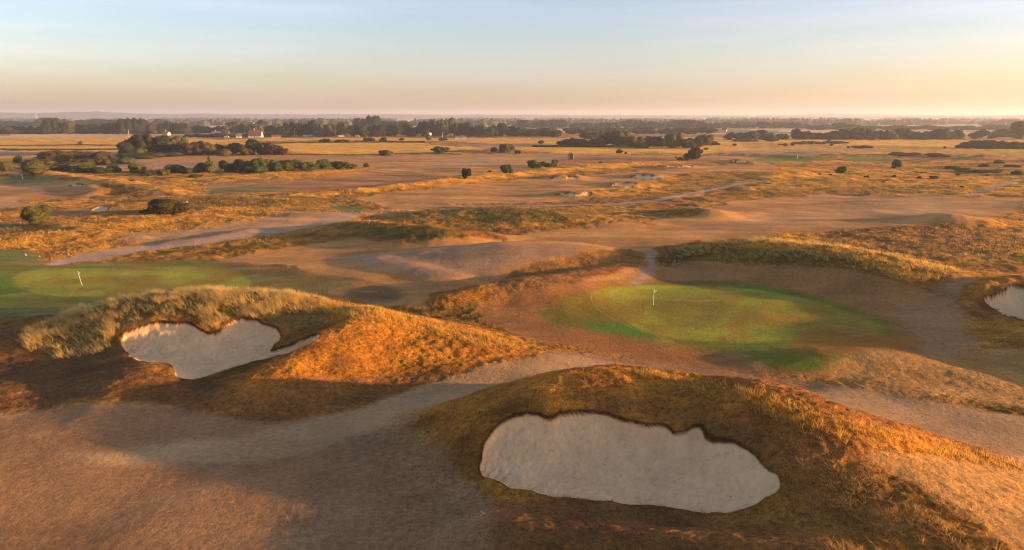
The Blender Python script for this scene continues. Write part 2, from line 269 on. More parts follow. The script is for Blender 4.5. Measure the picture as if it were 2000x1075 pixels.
# (colour, roughness of the grass, edge softness m, wander m, opacity, class, outline in the photo)
PAINT = [
 # ---- far fields
 (FIELD,.15,3,4,1,0,[(-600,266),(250,266),(330,268),(470,276),(470,283),(230,283),(-600,283)]),
 (FIELD,.15,3,4,1,0,[(-600,286),(235,286),(235,291),(-600,291)]),
 (FIELD,.15,2,4,1,0,[(-600,294),(235,294),(300,297),(-600,297)]),
 ((.32,.25,.2),.1,2,4,1,0,[(-600,298),(230,297),(225,303),(-600,304)]),
 (FIELD,.15,2,3,1,0,[(-600,305),(110,305),(60,313),(-600,314)]),
 (FIELD,.15,3,4,1,0,[(430,276),(560,270),(1000,270),(1500,268),(2000,274),(2600,272),(2600,300),(2000,300),(1500,300),(1100,300),(900,276)]),
 (FIELD,.15,2,3,1,0,[(545,282),(640,279),(720,278),(810,278),(860,285),(950,289),(840,297),(745,302),(640,301),(560,296)]),
 ((.34,.25,.19),.1,3,4,.8,0,[(900,283),(1050,280),(1100,284),(1000,288),(930,287)]),
 ((.33,.25,.20),.1,3,4,.8,0,[(1400,296),(1500,294),(1640,292),(1800,292),(1800,296),(1500,302)]),
 (ROUGHG,.6,3,5,.9,0,[(1450,280),(1560,280),(1700,284),(1900,288),(2100,292),(2100,305),(1800,300),(1500,292)]),
 (FAIR,.1,3,4,.9,0,[(300,305),(560,304),(700,304),(740,310),(700,324),(420,322),(240,318)]),
 ((.33,.26,.21),.1,2,4,.8,0,[(170,322),(480,315),(640,312),(760,308),(760,312),(560,322),(300,328),(200,328)]),
 (FAIR,.1,3,4,1,0,[(560,318),(720,306),(900,302),(1100,300),(1360,306),(1500,304),(1480,316),(1250,316),(1100,324),(1000,334),(900,343),(830,350),(740,334)]),
 (RED,.3,2,4,.8,0,[(1100,312),(1200,306),(1400,314),(1300,318),(1120,326),(1090,322)]),
 (PALE,.1,2,4,.7,0,[(880,312),(1100,306),(1110,309),(1000,318),(860,326)]),
 (FAIRD,.1,2,5,1,0,[(400,366),(450,354),(560,350),(700,338),(760,332),(860,344),(820,356),(660,371),(480,376)]),
 (ROUGHG,1,2,4,1,0,[(330,356),(430,345),(560,338),(700,330),(720,328),(700,336),(580,345),(450,354),(400,364),(340,368)]),
 ((.53,.34,.12),1,1.5,3,1,0,[(540,382),(700,370),(850,352),(900,345),(1000,336),(1100,325),(1240,317),(1330,316),(1320,321),(1240,324),(1120,336),(900,355),(800,366),(700,378),(560,388)]),
 (OLIVE,.6,2,4,.7,0,[(900,360),(1060,345),(1240,330),(1330,324),(1420,322),(1300,334),(1080,343),(980,353),(820,372),(640,392),(640,386)]),
 (FAIR,.08,2,4,1,0,[(700,388),(900,362),(1080,345),(1180,340),(1240,336),(1480,320),(1500,330),(1340,338),(1300,350),(1200,368),(1190,385),(1100,395),(900,398),(780,405),(740,398)]),
 (OLIVE,.7,2,4,.7,0,[(1180,380),(1320,352),(1500,348),(1480,360),(1300,388),(1180,398),(1060,400)]),
 (ROUGHG,1,2,4,.75,0,[(1160,372),(1240,362),(1330,356),(1300,372),(1200,382)]),
 (ROUGHG,1,3,5,.85,0,[(1480,345),(1600,325),(1800,330),(2200,322),(2200,370),(2000,378),(1700,382),(1500,374)]),
 (SCRUB,1,2,4,.6,0,[(1840,332),(1900,324),(2000,330),(2200,332),(2200,346),(1980,342),(1850,338)]),
 (OLIVE,.8,2,5,.7,0,[(1500,372),(1660,364),(1900,366),(1880,372),(1650,382),(1500,386)]),
 ((.13,.20,.05),.05,1.5,3,1,0,[(1470,312),(1500,309),(1580,307),(1630,310),(1600,314),(1520,317),(1478,316)]),
 ((.12,.19,.05),.05,1.5,3,1,0,[(1640,308),(1700,308),(1750,311),(1740,315),(1670,314)]),
 ((.13,.17,.05),.05,1.5,3,.8,0,[(1240,298),(1290,298),(1330,300),(1280,301)]),
 # ---- left background
 (FAIR,.08,1.5,3,1,0,[(-400,352),(0,352),(90,352),(180,356),(192,370),(180,382),(100,388),(40,392),(0,400),(-400,420)]),
 ((.14,.18,.06),.05,1.5,3,.85,0,[(-300,350),(0,349),(70,346),(110,352),(60,358),(0,361),(-300,362)]),
 (SANDY,.05,1.5,3,.9,5,[(-300,396),(0,396),(40,385),(46,389),(10,408),(-300,430)]),
 (FAIRD,.08,1.2,2,1,0,[(40,420),(100,412),(190,404),(215,404),(195,414),(110,424),(40,428)]),
 ((.10,.15,.05),.05,1,2,.9,0,[(-300,438),(0,436),(36,440),(30,446),(-300,450)]),
 (ROUGHG,1,2,4,.8,0,[(60,435),(110,428),(220,424),(400,422),(460,430),(380,446),(240,460),(180,452)]),
 (ROUGHG,1,2,4,.8,0,[(-300,455),(0,458),(90,448),(180,462),(160,474),(60,480),(-300,486)]),
 ((.56,.37,.13),1,1,2,1,0,[(86,334),(110,335),(200,347),(280,358),(355,374),(345,380),(270,366),(190,354),(110,340)]),
 (OLIVE,1,2,4,.8,0,[(420,388),(560,384),(640,388),(600,400),(430,404)]),
 ((.14,.20,.06),.05,1.2,2,.9,0,[(640,404),(690,403),(712,408),(700,413),(660,410)]),
 ((.13,.17,.06),.05,2,3,.7,0,[(400,370),(500,362),(560,368),(500,376),(420,376)]),
 # beige worn ground beside the track
 (SANDY,.1,2,4,.9,0,[(100,512),(200,488),(330,470),(460,448),(520,425),(560,414),(660,414),(720,420),(640,440),(500,462),(330,485),(200,508)]),
 ((.35,.27,.2),.1,2,4,.7,0,[(240,462),(420,440),(560,424),(560,434),(420,458),(300,476)]),
 (OLIVE,.8,1.5,3,.8,0,[(660,440),(780,424),(860,404),(960,402),(1080,408),(1180,414),(1120,430),(1100,440),(920,455),(880,468),(760,470),(690,462)]),
 ((.12,.11,.04),.9,1.5,3,.7,0,[(720,448),(800,440),(890,452),(880,464),(760,468)]),
 ((.12,.125,.04),.9,1.5,3,.7,0,[(940,414),(1060,410),(1110,425),(1080,438),(960,440)]),
 ((.44,.27,.09),.9,1,3,.8,0,[(690,432),(800,426),(1000,436),(1160,430),(1180,438),(960,448),(900,446),(780,438)]),
 # ---- middle fairway
 (FAIR,.08,2,4,1,0,[(380,520),(480,500),(640,470),(700,468),(780,476),(960,466),(1200,470),(1350,470),(1290,480),(1240,500),(1290,545),(1100,560),(1000,575),(850,566),(820,600),(650,575),(560,520)]),
 ((.37,.275,.19),.05,2,4,.8,0,[(660,505),(800,492),(900,482),(1080,478),(1120,492),(1000,520),(900,545),(780,530)]),
 (FAIR,.08,2,4,1,0,[(980,458),(1200,440),(1330,424),(1420,398),(1500,386),(1640,382),(1800,384),(2000,388),(1990,400),(1950,425),(1850,436),(1600,452),(1400,470),(1100,472)]),
 (SANDY,.05,3,5,.5,0,[(1600,404),(1750,392),(1900,400),(1930,412),(1800,420),(1650,425),(1450,450),(1300,455)]),
 (BROWN,.8,1.5,3,.9,0,[(1000,530),(1100,500),(1200,486),(1260,494),(1250,520),(1180,540),(1080,570),(1000,600),(950,580)]),
 ((.34,.19,.07),.9,1,2,.9,0,[(820,590),(850,572),(940,556),(962,562),(950,582),(880,596)]),
 ((.15,.13,.045),1,1.5,3,.85,0,[(1290,500),(1360,482),(1480,480),(1600,492),(1720,515),(1600,515),(1450,508),(1320,516)]),
 (ROUGHG,1,1.5,3,1,0,[(1380,476),(1480,470),(1620,478),(1760,500),(1850,522),(2000,535),(2200,545),(2200,556),(1960,545),(1850,538),(1790,545),(1740,532),(1660,505),(1500,486)]),
 ((.33,.205,.10),.25,2,3,1,0,[(1250,545),(1290,520),(1400,515),(1560,520),(1700,535),(1790,560),(1860,600),(1900,650),(1890,700),(1780,700),(1740,640),(1640,590),(1450,560)]),
 ((.35,.255,.16),.1,3,4,.55,0,[(1680,610),(1780,600),(1830,560),(1860,545),(1900,540),(1880,580),(1850,600),(1900,660),(1870,710),(1800,680),(1720,640)]),
 ((.46,.27,.095),1,1,2,1,0,[(1872,590),(1890,562),(1920,545),(2000,538),(2060,540),(2060,556),(1970,552),(1930,572),(1900,598)]),
 # ---- left green
 ((.22,.155,.07),.1,2,3,1,0,[(-400,504),(0,504),(150,515),(330,508),(500,516),(660,540),(780,566),(760,590),(620,582),(560,576),(400,576),(260,580),(150,606),(0,625),(-400,640)]),
 ((.165,.185,.055),.05,2,3,1,0,[(-400,516),(0,516),(90,522),(200,514),(340,508),(440,518),(500,540),(530,566),(400,576),(250,582),(150,600),(0,618),(-400,620)]),
 ((.14,.15,.055),.03,3,3,.6,0,[(430,518),(560,535),(650,548),(660,566),(560,572),(480,570),(500,545)]),
 (GRP,.02,.8,1.2,1,4,[(24,545),(50,530),(110,524),(220,524),(330,520),(420,524),(470,536),(490,555),(420,570),(320,574),(200,578),(110,578),(50,568)]),
 (GRB,.05,2,2,.5,0,[(-300,528),(0,532),(30,545),(50,572),(0,590),(-300,600)]),
 ((.12,.16,.06),.05,1,2,.9,0,[(-400,486),(0,486),(50,490),(80,504),(20,514),(-400,520)]),
 # ---- right green
 (RED,.12,2,3,1,0,[(930,600),(1000,575),(1100,556),(1200,545),(1300,548),(1450,560),(1640,590),(1760,635),(1800,680),(1760,716),(1640,740),(1500,740),(1350,722),(1180,690),(1050,668),(960,635)]),
 ((.135,.165,.035),.05,4,4,1,0,[(1060,620),(1100,590),(1160,572),(1260,553),(1450,556),(1600,575),(1700,612),(1745,645),(1660,668),(1590,700),(1640,715),(1500,722),(1440,690),(1300,668),(1180,650)]),
 (GRB,.05,1.5,2,.9,0,[(1090,618),(1120,592),(1165,590),(1200,628),(1300,662),(1180,650)]),
 (GRB,.05,1.5,2,.7,0,[(1380,560),(1440,558),(1620,585),(1660,600),(1600,600),(1480,574)]),
 (GRB,.05,2,2,.7,0,[(1440,668),(1570,655),(1640,668),(1600,690),(1690,692),(1640,716),(1520,722),(1460,700)]),
 (GRP,.02,1.6,.8,1,4,[(1158,580),(1180,566),(1240,559),(1330,558),(1430,562),(1530,575),(1620,596),(1680,618),(1718,640),(1700,658),(1600,664),(1450,668),(1330,662),(1260,648),(1200,622),(1168,600)]),
 ((.20,.17,.05),.03,2.5,2,.6,0,[(1290,585),(1380,580),(1430,600),(1400,640),(1320,640),(1270,610)]),
 ((.33,.17,.05),.05,2,2,.8,0,[(1570,650),(1660,640),(1790,668),(1740,690),(1620,690),(1550,676)]),
 ((.42,.28,.13),.3,2.5,4,.85,0,[(1600,735),(1700,690),(1800,690),(1900,680),(2200,690),(2200,800),(1900,775),(1700,762)]),
 # ---- near ground
 ((.305,.205,.12),.15,1.5,2.5,1,0,[(-700,800),(0,800),(150,790),(330,790),(480,815),(640,800),(780,765),(900,738),(1040,700),(1100,688),(1300,708),(1500,740),(1700,760),(1900,790),(2200,860),(2300,1010),(1950,905),(1700,845),(1500,785),(1300,737),(1200,726),(1100,738),(1000,757),(850,812),(740,880),(700,950),(760,1080),(760,1500),(-700,1500)]),
 (PALE,.05,1.8,2.5,.8,5,[(120,885),(300,870),(450,855),(560,825),(680,790),(800,755),(900,732),(1040,695),(1150,702),(1300,722),(1250,726),(1120,728),(1000,748),(880,788),(740,840),(600,880),(450,905),(250,905)]),
 ((.29,.21,.135),.4,2,3,.8,0,[(620,900),(760,830),(870,860),(900,930),(980,980),(1000,1060),(900,1300),(620,1300),(560,1050)]),
 (SANDY,.08,1.5,2.5,.85,5,[(1560,770),(1700,762),(1850,790),(2100,830),(2200,880),(2200,960),(1960,900),(1850,870),(1700,832)]),
 ((.43,.285,.135),.4,1,2,.9,0,[(1690,890),(1760,880),(1850,900),(1960,915),(2100,965),(2200,1200),(2010,1085),(1900,1010),(1800,945)]),
 ((.42,.235,.08),1,1,2,.9,0,[(470,760),(520,722),(600,690),(660,650),(640,600),(720,606),(860,636),(980,668),(1035,690),(1000,705),(900,722),(700,742),(560,770)]),
 ((.17,.105,.055),.8,1.5,3,.95,0,[(-300,640),(60,640),(180,690),(240,700),(330,730),(430,745),(470,770),(330,788),(150,785),(-300,800)]),  # dark brown grass, painted darker to stand in for missing shade
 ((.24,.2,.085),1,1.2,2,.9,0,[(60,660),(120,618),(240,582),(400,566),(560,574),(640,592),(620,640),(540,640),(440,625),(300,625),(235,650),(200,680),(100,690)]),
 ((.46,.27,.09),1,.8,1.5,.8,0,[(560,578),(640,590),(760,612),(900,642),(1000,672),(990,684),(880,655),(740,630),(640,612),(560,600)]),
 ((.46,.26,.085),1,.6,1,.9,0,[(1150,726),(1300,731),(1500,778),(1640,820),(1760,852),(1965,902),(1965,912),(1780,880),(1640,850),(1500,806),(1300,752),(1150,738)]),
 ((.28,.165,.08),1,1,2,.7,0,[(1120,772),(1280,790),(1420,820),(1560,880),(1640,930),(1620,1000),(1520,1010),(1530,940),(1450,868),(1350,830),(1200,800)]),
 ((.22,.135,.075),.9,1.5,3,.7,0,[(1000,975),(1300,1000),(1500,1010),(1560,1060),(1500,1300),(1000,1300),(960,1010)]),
 ((.29,.17,.085),.9,1.2,2,.9,0,[(330,750),(470,765),(600,735),(700,742),(900,728),(800,762),(640,802),(480,818),(340,795)]),
]
# tracks: centre line, width, colour
TRACKS = [
 ([(108,516),(200,500),(300,484),(380,473),(450,464),(570,446),(640,432),(700,418),(770,409),(860,403),(960,401),(1060,402),(1160,400),(1230,397),(1290,391),(1340,381),(1400,368),(1450,359),(1500,353)], 2.6, (.36,.31,.28), 1),
 ([(1272,488),(1268,500),(1275,512),(1274,525),(1262,540),(1240,552)], 1.3, (.37,.31,.26), .7),
 ([(1600,380),(1750,386),(1900,380),(1950,362),(2000,350),(2100,346)], 3.0, (.33,.27,.24), .8),
 ([(18,338),(24,330),(34,345)], 2.5, (.35,.30,.26), .6),
 ([(300,374),(360,386),(400,380),(440,375),(500,378)], 2.2, (.33,.27,.22), .6),
]
def poly_world(pts, n=3):
    P = smooth_poly(pts, n); P[:, 1] = np.maximum(P[:, 1], 262)
    return march(H0, P[:, 0], P[:, 1])
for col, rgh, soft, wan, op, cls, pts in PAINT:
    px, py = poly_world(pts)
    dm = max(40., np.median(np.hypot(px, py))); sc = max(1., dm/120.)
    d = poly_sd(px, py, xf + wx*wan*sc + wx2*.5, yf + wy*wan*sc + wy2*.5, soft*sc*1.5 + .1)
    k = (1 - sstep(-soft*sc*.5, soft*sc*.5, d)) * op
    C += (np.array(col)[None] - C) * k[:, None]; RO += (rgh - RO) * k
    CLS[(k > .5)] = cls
    if pts[0] == (1560,770):        # the mounds themselves keep their rough grass
        for ri, thr in ((0, 1.0), (3, .8), (4, .7)):
            hm = ridge_h(RP[ri], xf + wx*2.2, yf + wy*2.2); k = sstep(thr*.4, thr*1.7, hm)
            g_ = sstep(.35, .65, n1*.5+n3*.5)[:, None]; mc = np.array((.34,.19,.085))*(1-g_) + np.array((.46,.26,.095))*g_
            C += (mc - C)*k[:, None]; RO += (1-RO)*k; CLS[k > .5] = 0
def line_dist(pts, x, y, lim):
    P = np.array(pts, float); px, py = march(H0, P[:, 0], P[:, 1]); best = np.full(x.shape, 1e9)
    s = np.where((x > px.min()-lim) & (x < px.max()+lim) & (y > py.min()-lim) & (y < py.max()+lim))[0]
    if len(s):
        xs, ys = x[s], y[s]; b = np.full(len(s), 1e18)
        for i in range(len(px)-1):
            dx, dy = px[i+1]-px[i], py[i+1]-py[i]; t = np.clip(((xs-px[i])*dx+(ys-py[i])*dy)/(dx*dx+dy*dy+1e-9), 0, 1)
            b = np.minimum(b, (xs-px[i]-t*dx)**2+(ys-py[i]-t*dy)**2)
        best[s] = np.sqrt(b)
    return best
for pts, wd, col, op in TRACKS:
    d = line_dist(pts, xf + wx*1.5, yf + wy*1.5, 12)
    k = (1 - sstep(wd*.5-.5, wd*.5+.7, d)) * op
    C += (np.array(col)[None] - C)*k[:, None]; RO *= (1-k); CLS[k > .45] = 5
# mower stripes and wear: broad soft mottling of real colour
mown = 1 - np.clip(RO, 0, 1)
nw = fbm(xf/9, yf/5, 4, 201); C *= (1 + mown*(nw-.5)*.7)[:, None]
nb = fbm(xf/4.0, yf/1.6, 4, 207); C += (np.array(SANDY)[None] - C) * (mown*sstep(.55, .8, nb)*.35*(CLS != 4))[:, None]
nk = fbm(xf/26, yf/3.5, 4, 231); C *= (1 + (nk-.5)*.95*mown*sstep(60, 140, rf))[:, None]
ng = fbm(xf/5, yf/5, 4, 211); gmask = ((C[:, 1] > C[:, 0]*1.02) & (rf < 140)).astype(float)
C += (np.array((.26,.17,.055))[None] - C) * (gmask*sstep(.42, .68, ng)*.6)[:, None]
n4 = fbm(xf/1.3, yf/1.1, 2, 137); n5 = fbm(xf/8, yf/4, 3, 139); C *= np.clip(1 + ((n3-.5)*1.1 + (n4-.5)*.7*sstep(60, 120, rf) + (n5-.5)*.9*sstep(120, 200, rf))*RO, .3, 1.8)[:, None]
# ring of dried turf round the right green
gx, gy = poly_world(PAINT[[i for i, p in enumerate(PAINT) if p[5] == 4][1]][6]); dd = poly_sd(gx, gy, xf, yf, 2.0)
k = np.exp(-((dd-.25)/.13)**2)*.6*(xf < 14); C += (np.array((.33,.27,.10))[None]-C)*k[:, None]
# sand and lips
SF, LF = SAND.ravel(), LIP.ravel()
dpt = np.where(rf < 130, .055+.05*sstep(.3, .7, fbm(xf/1.6, yf/1.6, 2, 241)), .25); ks = 1 - sstep(-dpt-.06, -dpt+.05, SF); sandc = np.array((.82,.635,.42))
ns = fbm(xf*.9, yf*.9, 3, 221)
sp_ = sstep(.66, .8, fbm(xf*2.6, yf*2.6, 2, 225))*sstep(.5, .62, fbm(xf*.5, yf*.5, 2, 227))
C += (sandc[None]*((.85+.3*ns)*(1-.13*sp_))[:, None] - C)*ks[:, None]; RO *= (1-ks); CLS[ks > .5] = 3
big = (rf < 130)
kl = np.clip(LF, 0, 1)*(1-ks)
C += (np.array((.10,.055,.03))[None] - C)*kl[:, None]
C *= .70; lum = C.mean(1, keepdims=True); C = lum + (C-lum)*1.28; C *= np.array((1.08,1.0,.80))[None]*1.1
rr_k = (sstep(.5, .9, RO)*(C[:, 0] > C[:, 1]*1.15))[:, None]; C *= 1 + (np.array((.95,.90,.74))[None]-1)*rr_k
C[:, 1] *= np.where(C[:, 0] > C[:, 1]*1.15, .94, 1.0)
C = np.clip(C, .012, .85)
# far country beyond the course: strips of stubble, pasture and ploughland
far = sstep(900, 1100, rf)
fa = np.floor(np.log(np.maximum(rf, 1))*9 + vnoise(xf/900, yf/900, 5)*1.5).astype(int)
fb = np.floor(np.degrees(np.arctan2(xf, yf))/ (5+3*hash2(fa, fa*0, 3)) + hash2(fa, fa*0+1, 9)*7)
hv = hash2(fa, fb, 11)
FP = np.array([(.70,.42,.17),(.62,.38,.16),(.24,.20,.09),(.66,.40,.17),(.17,.16,.07),(.5,.32,.15)])
fc = FP[np.minimum((hv*6).astype(int), 5)]
C += (fc - C)*far[:, None]; RO *= 1-far*.8

def mesh_from(name, verts, faces, mat, smooth=False, attrs=None, parent=None, loops=None):
    """faces: (n,3) or (n,4) int array"""
    me = bpy.data.meshes.new(name); verts = np.asarray(verts, np.float32); faces = np.asarray(faces, np.int32)
    k = faces.shape[1]; me.vertices.add(len(verts)); me.vertices.foreach_set('co', verts.ravel())
    me.loops.add(faces.size); me.loops.foreach_set('vertex_index', faces.ravel())
    me.polygons.add(len(faces)); me.polygons.foreach_set('loop_start', np.arange(0, faces.size, k, dtype=np.int32))
    if smooth: me.polygons.foreach_set('use_smooth', np.ones(len(faces), bool))
    me.update(calc_edges=True)
    for nme, arr in (attrs or {}).items():
        at = me.attributes.new(nme, 'FLOAT_COLOR', 'POINT'); b = np.ones((len(verts), 4), np.float32); b[:, :3] = arr; at.data.foreach_set('color', b.ravel())
    me.materials.append(mat); o = bpy.data.objects.new(name, me); COL.objects.link(o)
    if parent: o.parent = parent
    return o
# ------------------------------------------------------------------ materials
def newmat(name):
    m = bpy.data.materials.new(name); m.use_nodes = True; t = m.node_tree; t.nodes.clear()
    o = t.nodes.new('ShaderNodeOutputMaterial'); p = t.nodes.new('ShaderNodeBsdfPrincipled'); t.links.new(p.outputs[0], o.inputs[0])
    p.inputs['Roughness'].default_value = .9; p.inputs['Specular IOR Level'].default_value = .1
    return m, t, p, o
def ground_mat():
    m, t, p, o = newmat('turf'); n = t.nodes.new; l = t.links.new
    a = n('ShaderNodeAttribute'); a.attribute_name = 'Col'; b = n('ShaderNodeAttribute'); b.attribute_name = 'Mask'
    sp = n('ShaderNodeSeparateColor'); l(b.outputs['Color'], sp.inputs[0])
    tc = n('ShaderNodeTexCoord')
    def noise(scale, det=4, r=.6):
        x = n('ShaderNodeTexNoise'); x.inputs['Scale'].default_value = scale; x.inputs['Detail'].default_value = det; x.inputs['Roughness'].default_value = r
        l(tc.outputs['Object'], x.inputs['Vector']); return x
    n1 = noise(2.2, 5, .7); n2 = noise(.35, 4); n3 = noise(9, 3, .7)
    def mth(op, x, y):
        q = n('ShaderNodeMath'); q.operation = op
        for i, v in enumerate((x, y)):
            if isinstance(v, (int, float)): q.inputs[i].default_value = v
            else: l(v, q.inputs[i])
        return q.outputs[0]
    # brightness mottling: strong in rough grass, mild elsewhere
    s = mth('ADD', mth('MULTIPLY', sp.outputs[0], 1.7), 1.0)
    v = mth('SUBTRACT', mth('ADD', n1.outputs['Fac'], mth('MULTIPLY', n3.outputs['Fac'], .9)), .95)
    v = mth('ADD', mth('MULTIPLY', v, s), mth('MULTIPLY', mth('SUBTRACT', n2.outputs['Fac'], .5), .35))
    v = mth('MULTIPLY', v, mth('SUBTRACT', 1, mth('MULTIPLY', sp.outputs[1], .62)))
    f = mth('MAXIMUM', mth('ADD', v, 1), .25)
    vm = n('ShaderNodeVectorMath'); vm.operation = 'SCALE'; l(a.outputs['Color'], vm.inputs[0]); l(f, vm.inputs['Scale'])
    l(vm.outputs[0], p.inputs['Base Color'])
    bh = mth('ADD', mth('MULTIPLY', n1.outputs['Fac'], 1.0), mth('MULTIPLY', n3.outputs['Fac'], .35))
    bd = mth('ADD', mth('MULTIPLY', sp.outputs[0], .30), .085)
    bd = mth('ADD', bd, mth('MULTIPLY', sp.outputs[1], .07)); bd = mth('MULTIPLY', bd, mth('SUBTRACT', 1, mth('MULTIPLY', sp.outputs[2], 1)))
    bp = n('ShaderNodeBump'); bp.inputs['Strength'].default_value = 1; l(bd, bp.inputs['Distance']); l(bh, bp.inputs['Height']); l(bp.outputs[0], p.inputs['Normal'])
    return m
turf = ground_mat()
# ------------------------------------------------------------------ ground sheets (one grid, cut along the turf types; no overlaps)
idx = (np.arange(NR-1)[:, None]*NT + np.arange(NT)[None])
nxt = (np.arange(NR-1)[:, None]*NT + (np.arange(NT)[None]+1) % NT)
Q = np.stack([idx, idx+NT, nxt+NT, nxt], -1).reshape(-1, 4)[:, ::-1]
tus = np.zeros(len(xf))
for sc_, amp_, r0_, r1_, r2_, r3_ in ((.32,.10,0,1,70,110),(.85,.24,0,1,130,210),(2.1,.46,50,110,260,420),(5.2,1.0,140,260,700,1100)):
    ww_ = sstep(r0_, r1_, rf)*(1-sstep(r2_, r3_, rf)); tus += (fbm(xf/sc_, yf/(.8*sc_), 2, 401+int(sc_*10))-.5)*amp_*ww_
Zf = Z.ravel() + tus*np.clip(RO, .10, 1)*(SF > .02)*sstep(0, .3, np.clip(SF, 0, 4)+.12)
V = np.stack([xf, yf, Zf], 1)
mask = np.stack([np.clip(RO,0,1), ks, sstep(250, 900, rf)], 1)
fcls = CLS[Q[:, 0]]
NAMES = {0: ('ground', 0), 3: ('bunker_sand', 1), 4: ('putting_green', 2), 5: ('path', 3)}
def tagp(o, label=None, cat=None, group=None, kind=None):
    if label: o['label'] = label
    if cat: o['category'] = cat
    if group: o['group'] = group
    if kind: o['kind'] = kind
# smooth normals across the cuts: computed once on the whole grid
tmp = mesh_from('whole', V, Q, turf, True); nrm = np.empty(len(V)*3, np.float32); tmp.data.vertex_normals.foreach_get('vector', nrm); nrm = nrm.reshape(-1, 3)
if nrm[:, 2].mean() < 0: Q = Q[:, ::-1]; nrm = -nrm
bpy.data.objects.remove(tmp)
for c, (nm, _) in NAMES.items():
    q = Q[fcls == c]; u, inv = np.unique(q, return_inverse=True)
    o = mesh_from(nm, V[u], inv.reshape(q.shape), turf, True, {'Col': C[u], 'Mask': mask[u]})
    o.data.normals_split_custom_set_from_vertices(nrm[u])
    tagp(o, {0: 'dry golden and brown links turf of the golf course', 3: 'pale sand lying in the bunkers', 4: 'closely mown green turf of the putting greens', 5: 'pale worn track and trodden paths across the course'}[c], {0: 'ground', 3: 'sand', 4: 'putting green', 5: 'path'}[c], None, 'structure')

# ------------------------------------------------------------------ long grass (stuff)
def blade_mat(name, trans=.45):
    m, t, p, o = newmat(name); n = t.nodes.new; l = t.links.new
    a = n('ShaderNodeAttribute'); a.attribute_name = 'Col'; l(a.outputs['Color'], p.inputs['Base Color'])
    tr = n('ShaderNodeBsdfTranslucent'); l(a.outputs['Color'], tr.inputs['Color'])
    mxs = n('ShaderNodeMixShader'); mxs.inputs[0].default_value = trans; l(p.outputs[0], mxs.inputs[1]); l(tr.outputs[0], mxs.inputs[2]); l(mxs.outputs[0], o.inputs[0])
    return m
dryg = blade_mat('dry_grass')
dr = np.gradient(rr)[:, None]; dth = np.full(NT, .06*math.pi/180)[None]
AREA = (np.abs(dr)*rr[:, None]*dth).ravel()
azi = np.abs(np.degrees(np.arctan2(xf, yf))); infr = (azi < 39.5) & (rf > 28)
ROc = np.clip(RO, 0, 1)*(SF > .05)
Cg = C
def scatter(dens):
    lam = dens*AREA*infr; cnt = rng.poisson(np.minimum(lam, 8)); return np.repeat(np.arange(len(xf)), cnt)
nrf = nrm
def grass(name, ids, h, wd, lean, nb, spread, label, bright=1.0, winddir=(-.8,-.3), hvar=.5, tone=None, mixt=.6):
    n = len(ids)
    if n == 0: return
    jx = rng.normal(0, 1, n)*.5*rr_of(ids); jy = rng.normal(0, 1, n)*.5*rr_of(ids)
    h = h*(1-hvar/2+hvar*rng.random(n)) if np.isscalar(h) else h*(1-hvar/2+hvar*rng.random(n))
    cx = xf[ids]+jx; cy = yf[ids]+jy; cz = V[ids, 2] - .04
    base = Cg[ids] if tone is None else Cg[ids]*(1-mixt)+np.array(tone)[None]*mixt
    cols = base*(.7+.6*rng.random((n, 1)))*bright
    cols = cols*(1+(rng.random((n, 3))-.5)*.14)
    vs = []; cs = []
    for k in range(nb):
        a = rng.random(n)*2*math.pi; sp = spread*rng.random(n)
        bx = cx+np.cos(a)*sp; by = cy+np.sin(a)*sp
        fa_ = rng.random(n)*math.pi; ww = wd*(.6+.8*rng.random(n))
        lx = np.cos(a)*lean + winddir[0]*lean*.8 + rng.normal(0, .15, n); ly = np.sin(a)*lean + winddir[1]*lean*.8 + rng.normal(0, .15, n)
        hh = h*(.6+.5*rng.random(n))
        p0 = np.stack([bx-np.cos(fa_)*ww, by-np.sin(fa_)*ww, cz], 1); p1 = np.stack([bx+np.cos(fa_)*ww, by+np.sin(fa_)*ww, cz], 1)
        p2 = np.stack([bx+lx*hh, by+ly*hh, cz+hh], 1)
        vs.append(np.stack([p0, p1, p2], 1)); 
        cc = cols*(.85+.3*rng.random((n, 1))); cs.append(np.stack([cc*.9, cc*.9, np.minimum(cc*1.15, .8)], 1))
    vs = np.concatenate(vs).reshape(-1, 3); cs = np.concatenate(cs).reshape(-1, 3)
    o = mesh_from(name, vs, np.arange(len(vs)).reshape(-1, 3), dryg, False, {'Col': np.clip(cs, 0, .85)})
    tagp(o, label, 'grass', None, 'stuff'); print(name, len(vs)//3)
dr_f = np.repeat(np.abs(np.gradient(rr)), NT)
def rr_of(ids): return np.minimum(dr_f[ids], .6+rf[ids]*.01)
def inpoly(pts, soft=.6, wan=1.0):
    px, py = poly_world(pts); d = poly_sd(px, py, xf+wx*wan*1.5, yf+wy*wan*1.5, 3.); return 1-sstep(-soft, soft, d)
MAR = inpoly([(50,668),(110,622),(240,583),(400,566),(560,572),(650,590),(640,612),(560,618),(500,618),(450,622),(430,640),(400,640),(375,625),(300,624),(235,650),(190,690),(110,700)])
MAR2 = inpoly([(1400,820),(1560,850),(1680,900),(1850,985),(2000,1070),(2000,1200),(1640,1200),(1560,1020),(1590,960),(1560,900),(1480,860)], 1.2, 2)
MAR3 = inpoly([(1290,500),(1360,478),(1480,470),(1640,478),(1760,500),(1860,524),(1850,540),(1780,546),(1700,525),(1560,512),(1400,508),(1320,516)], 1.2, 2)
clump = sstep(.45, .7, fbm(xf/1.3, yf/1.3, 3, 301))
near = rf < 78
grass('rough_grass', scatter(np.where(near, 95, 0)*ROc**1.5*(.35+.9*clump)), .16, .014, .8, 1, .05, 'short dry golden brown rough grass on the near mounds')
grass('rough_grass', scatter(np.where((rf >= 78) & (rf < 140), 26, 0)*ROc**1.5*(.35+.9*clump)), .2, .03, .8, 1, .1, 'dry golden rough grass on the middle mounds behind the greens')
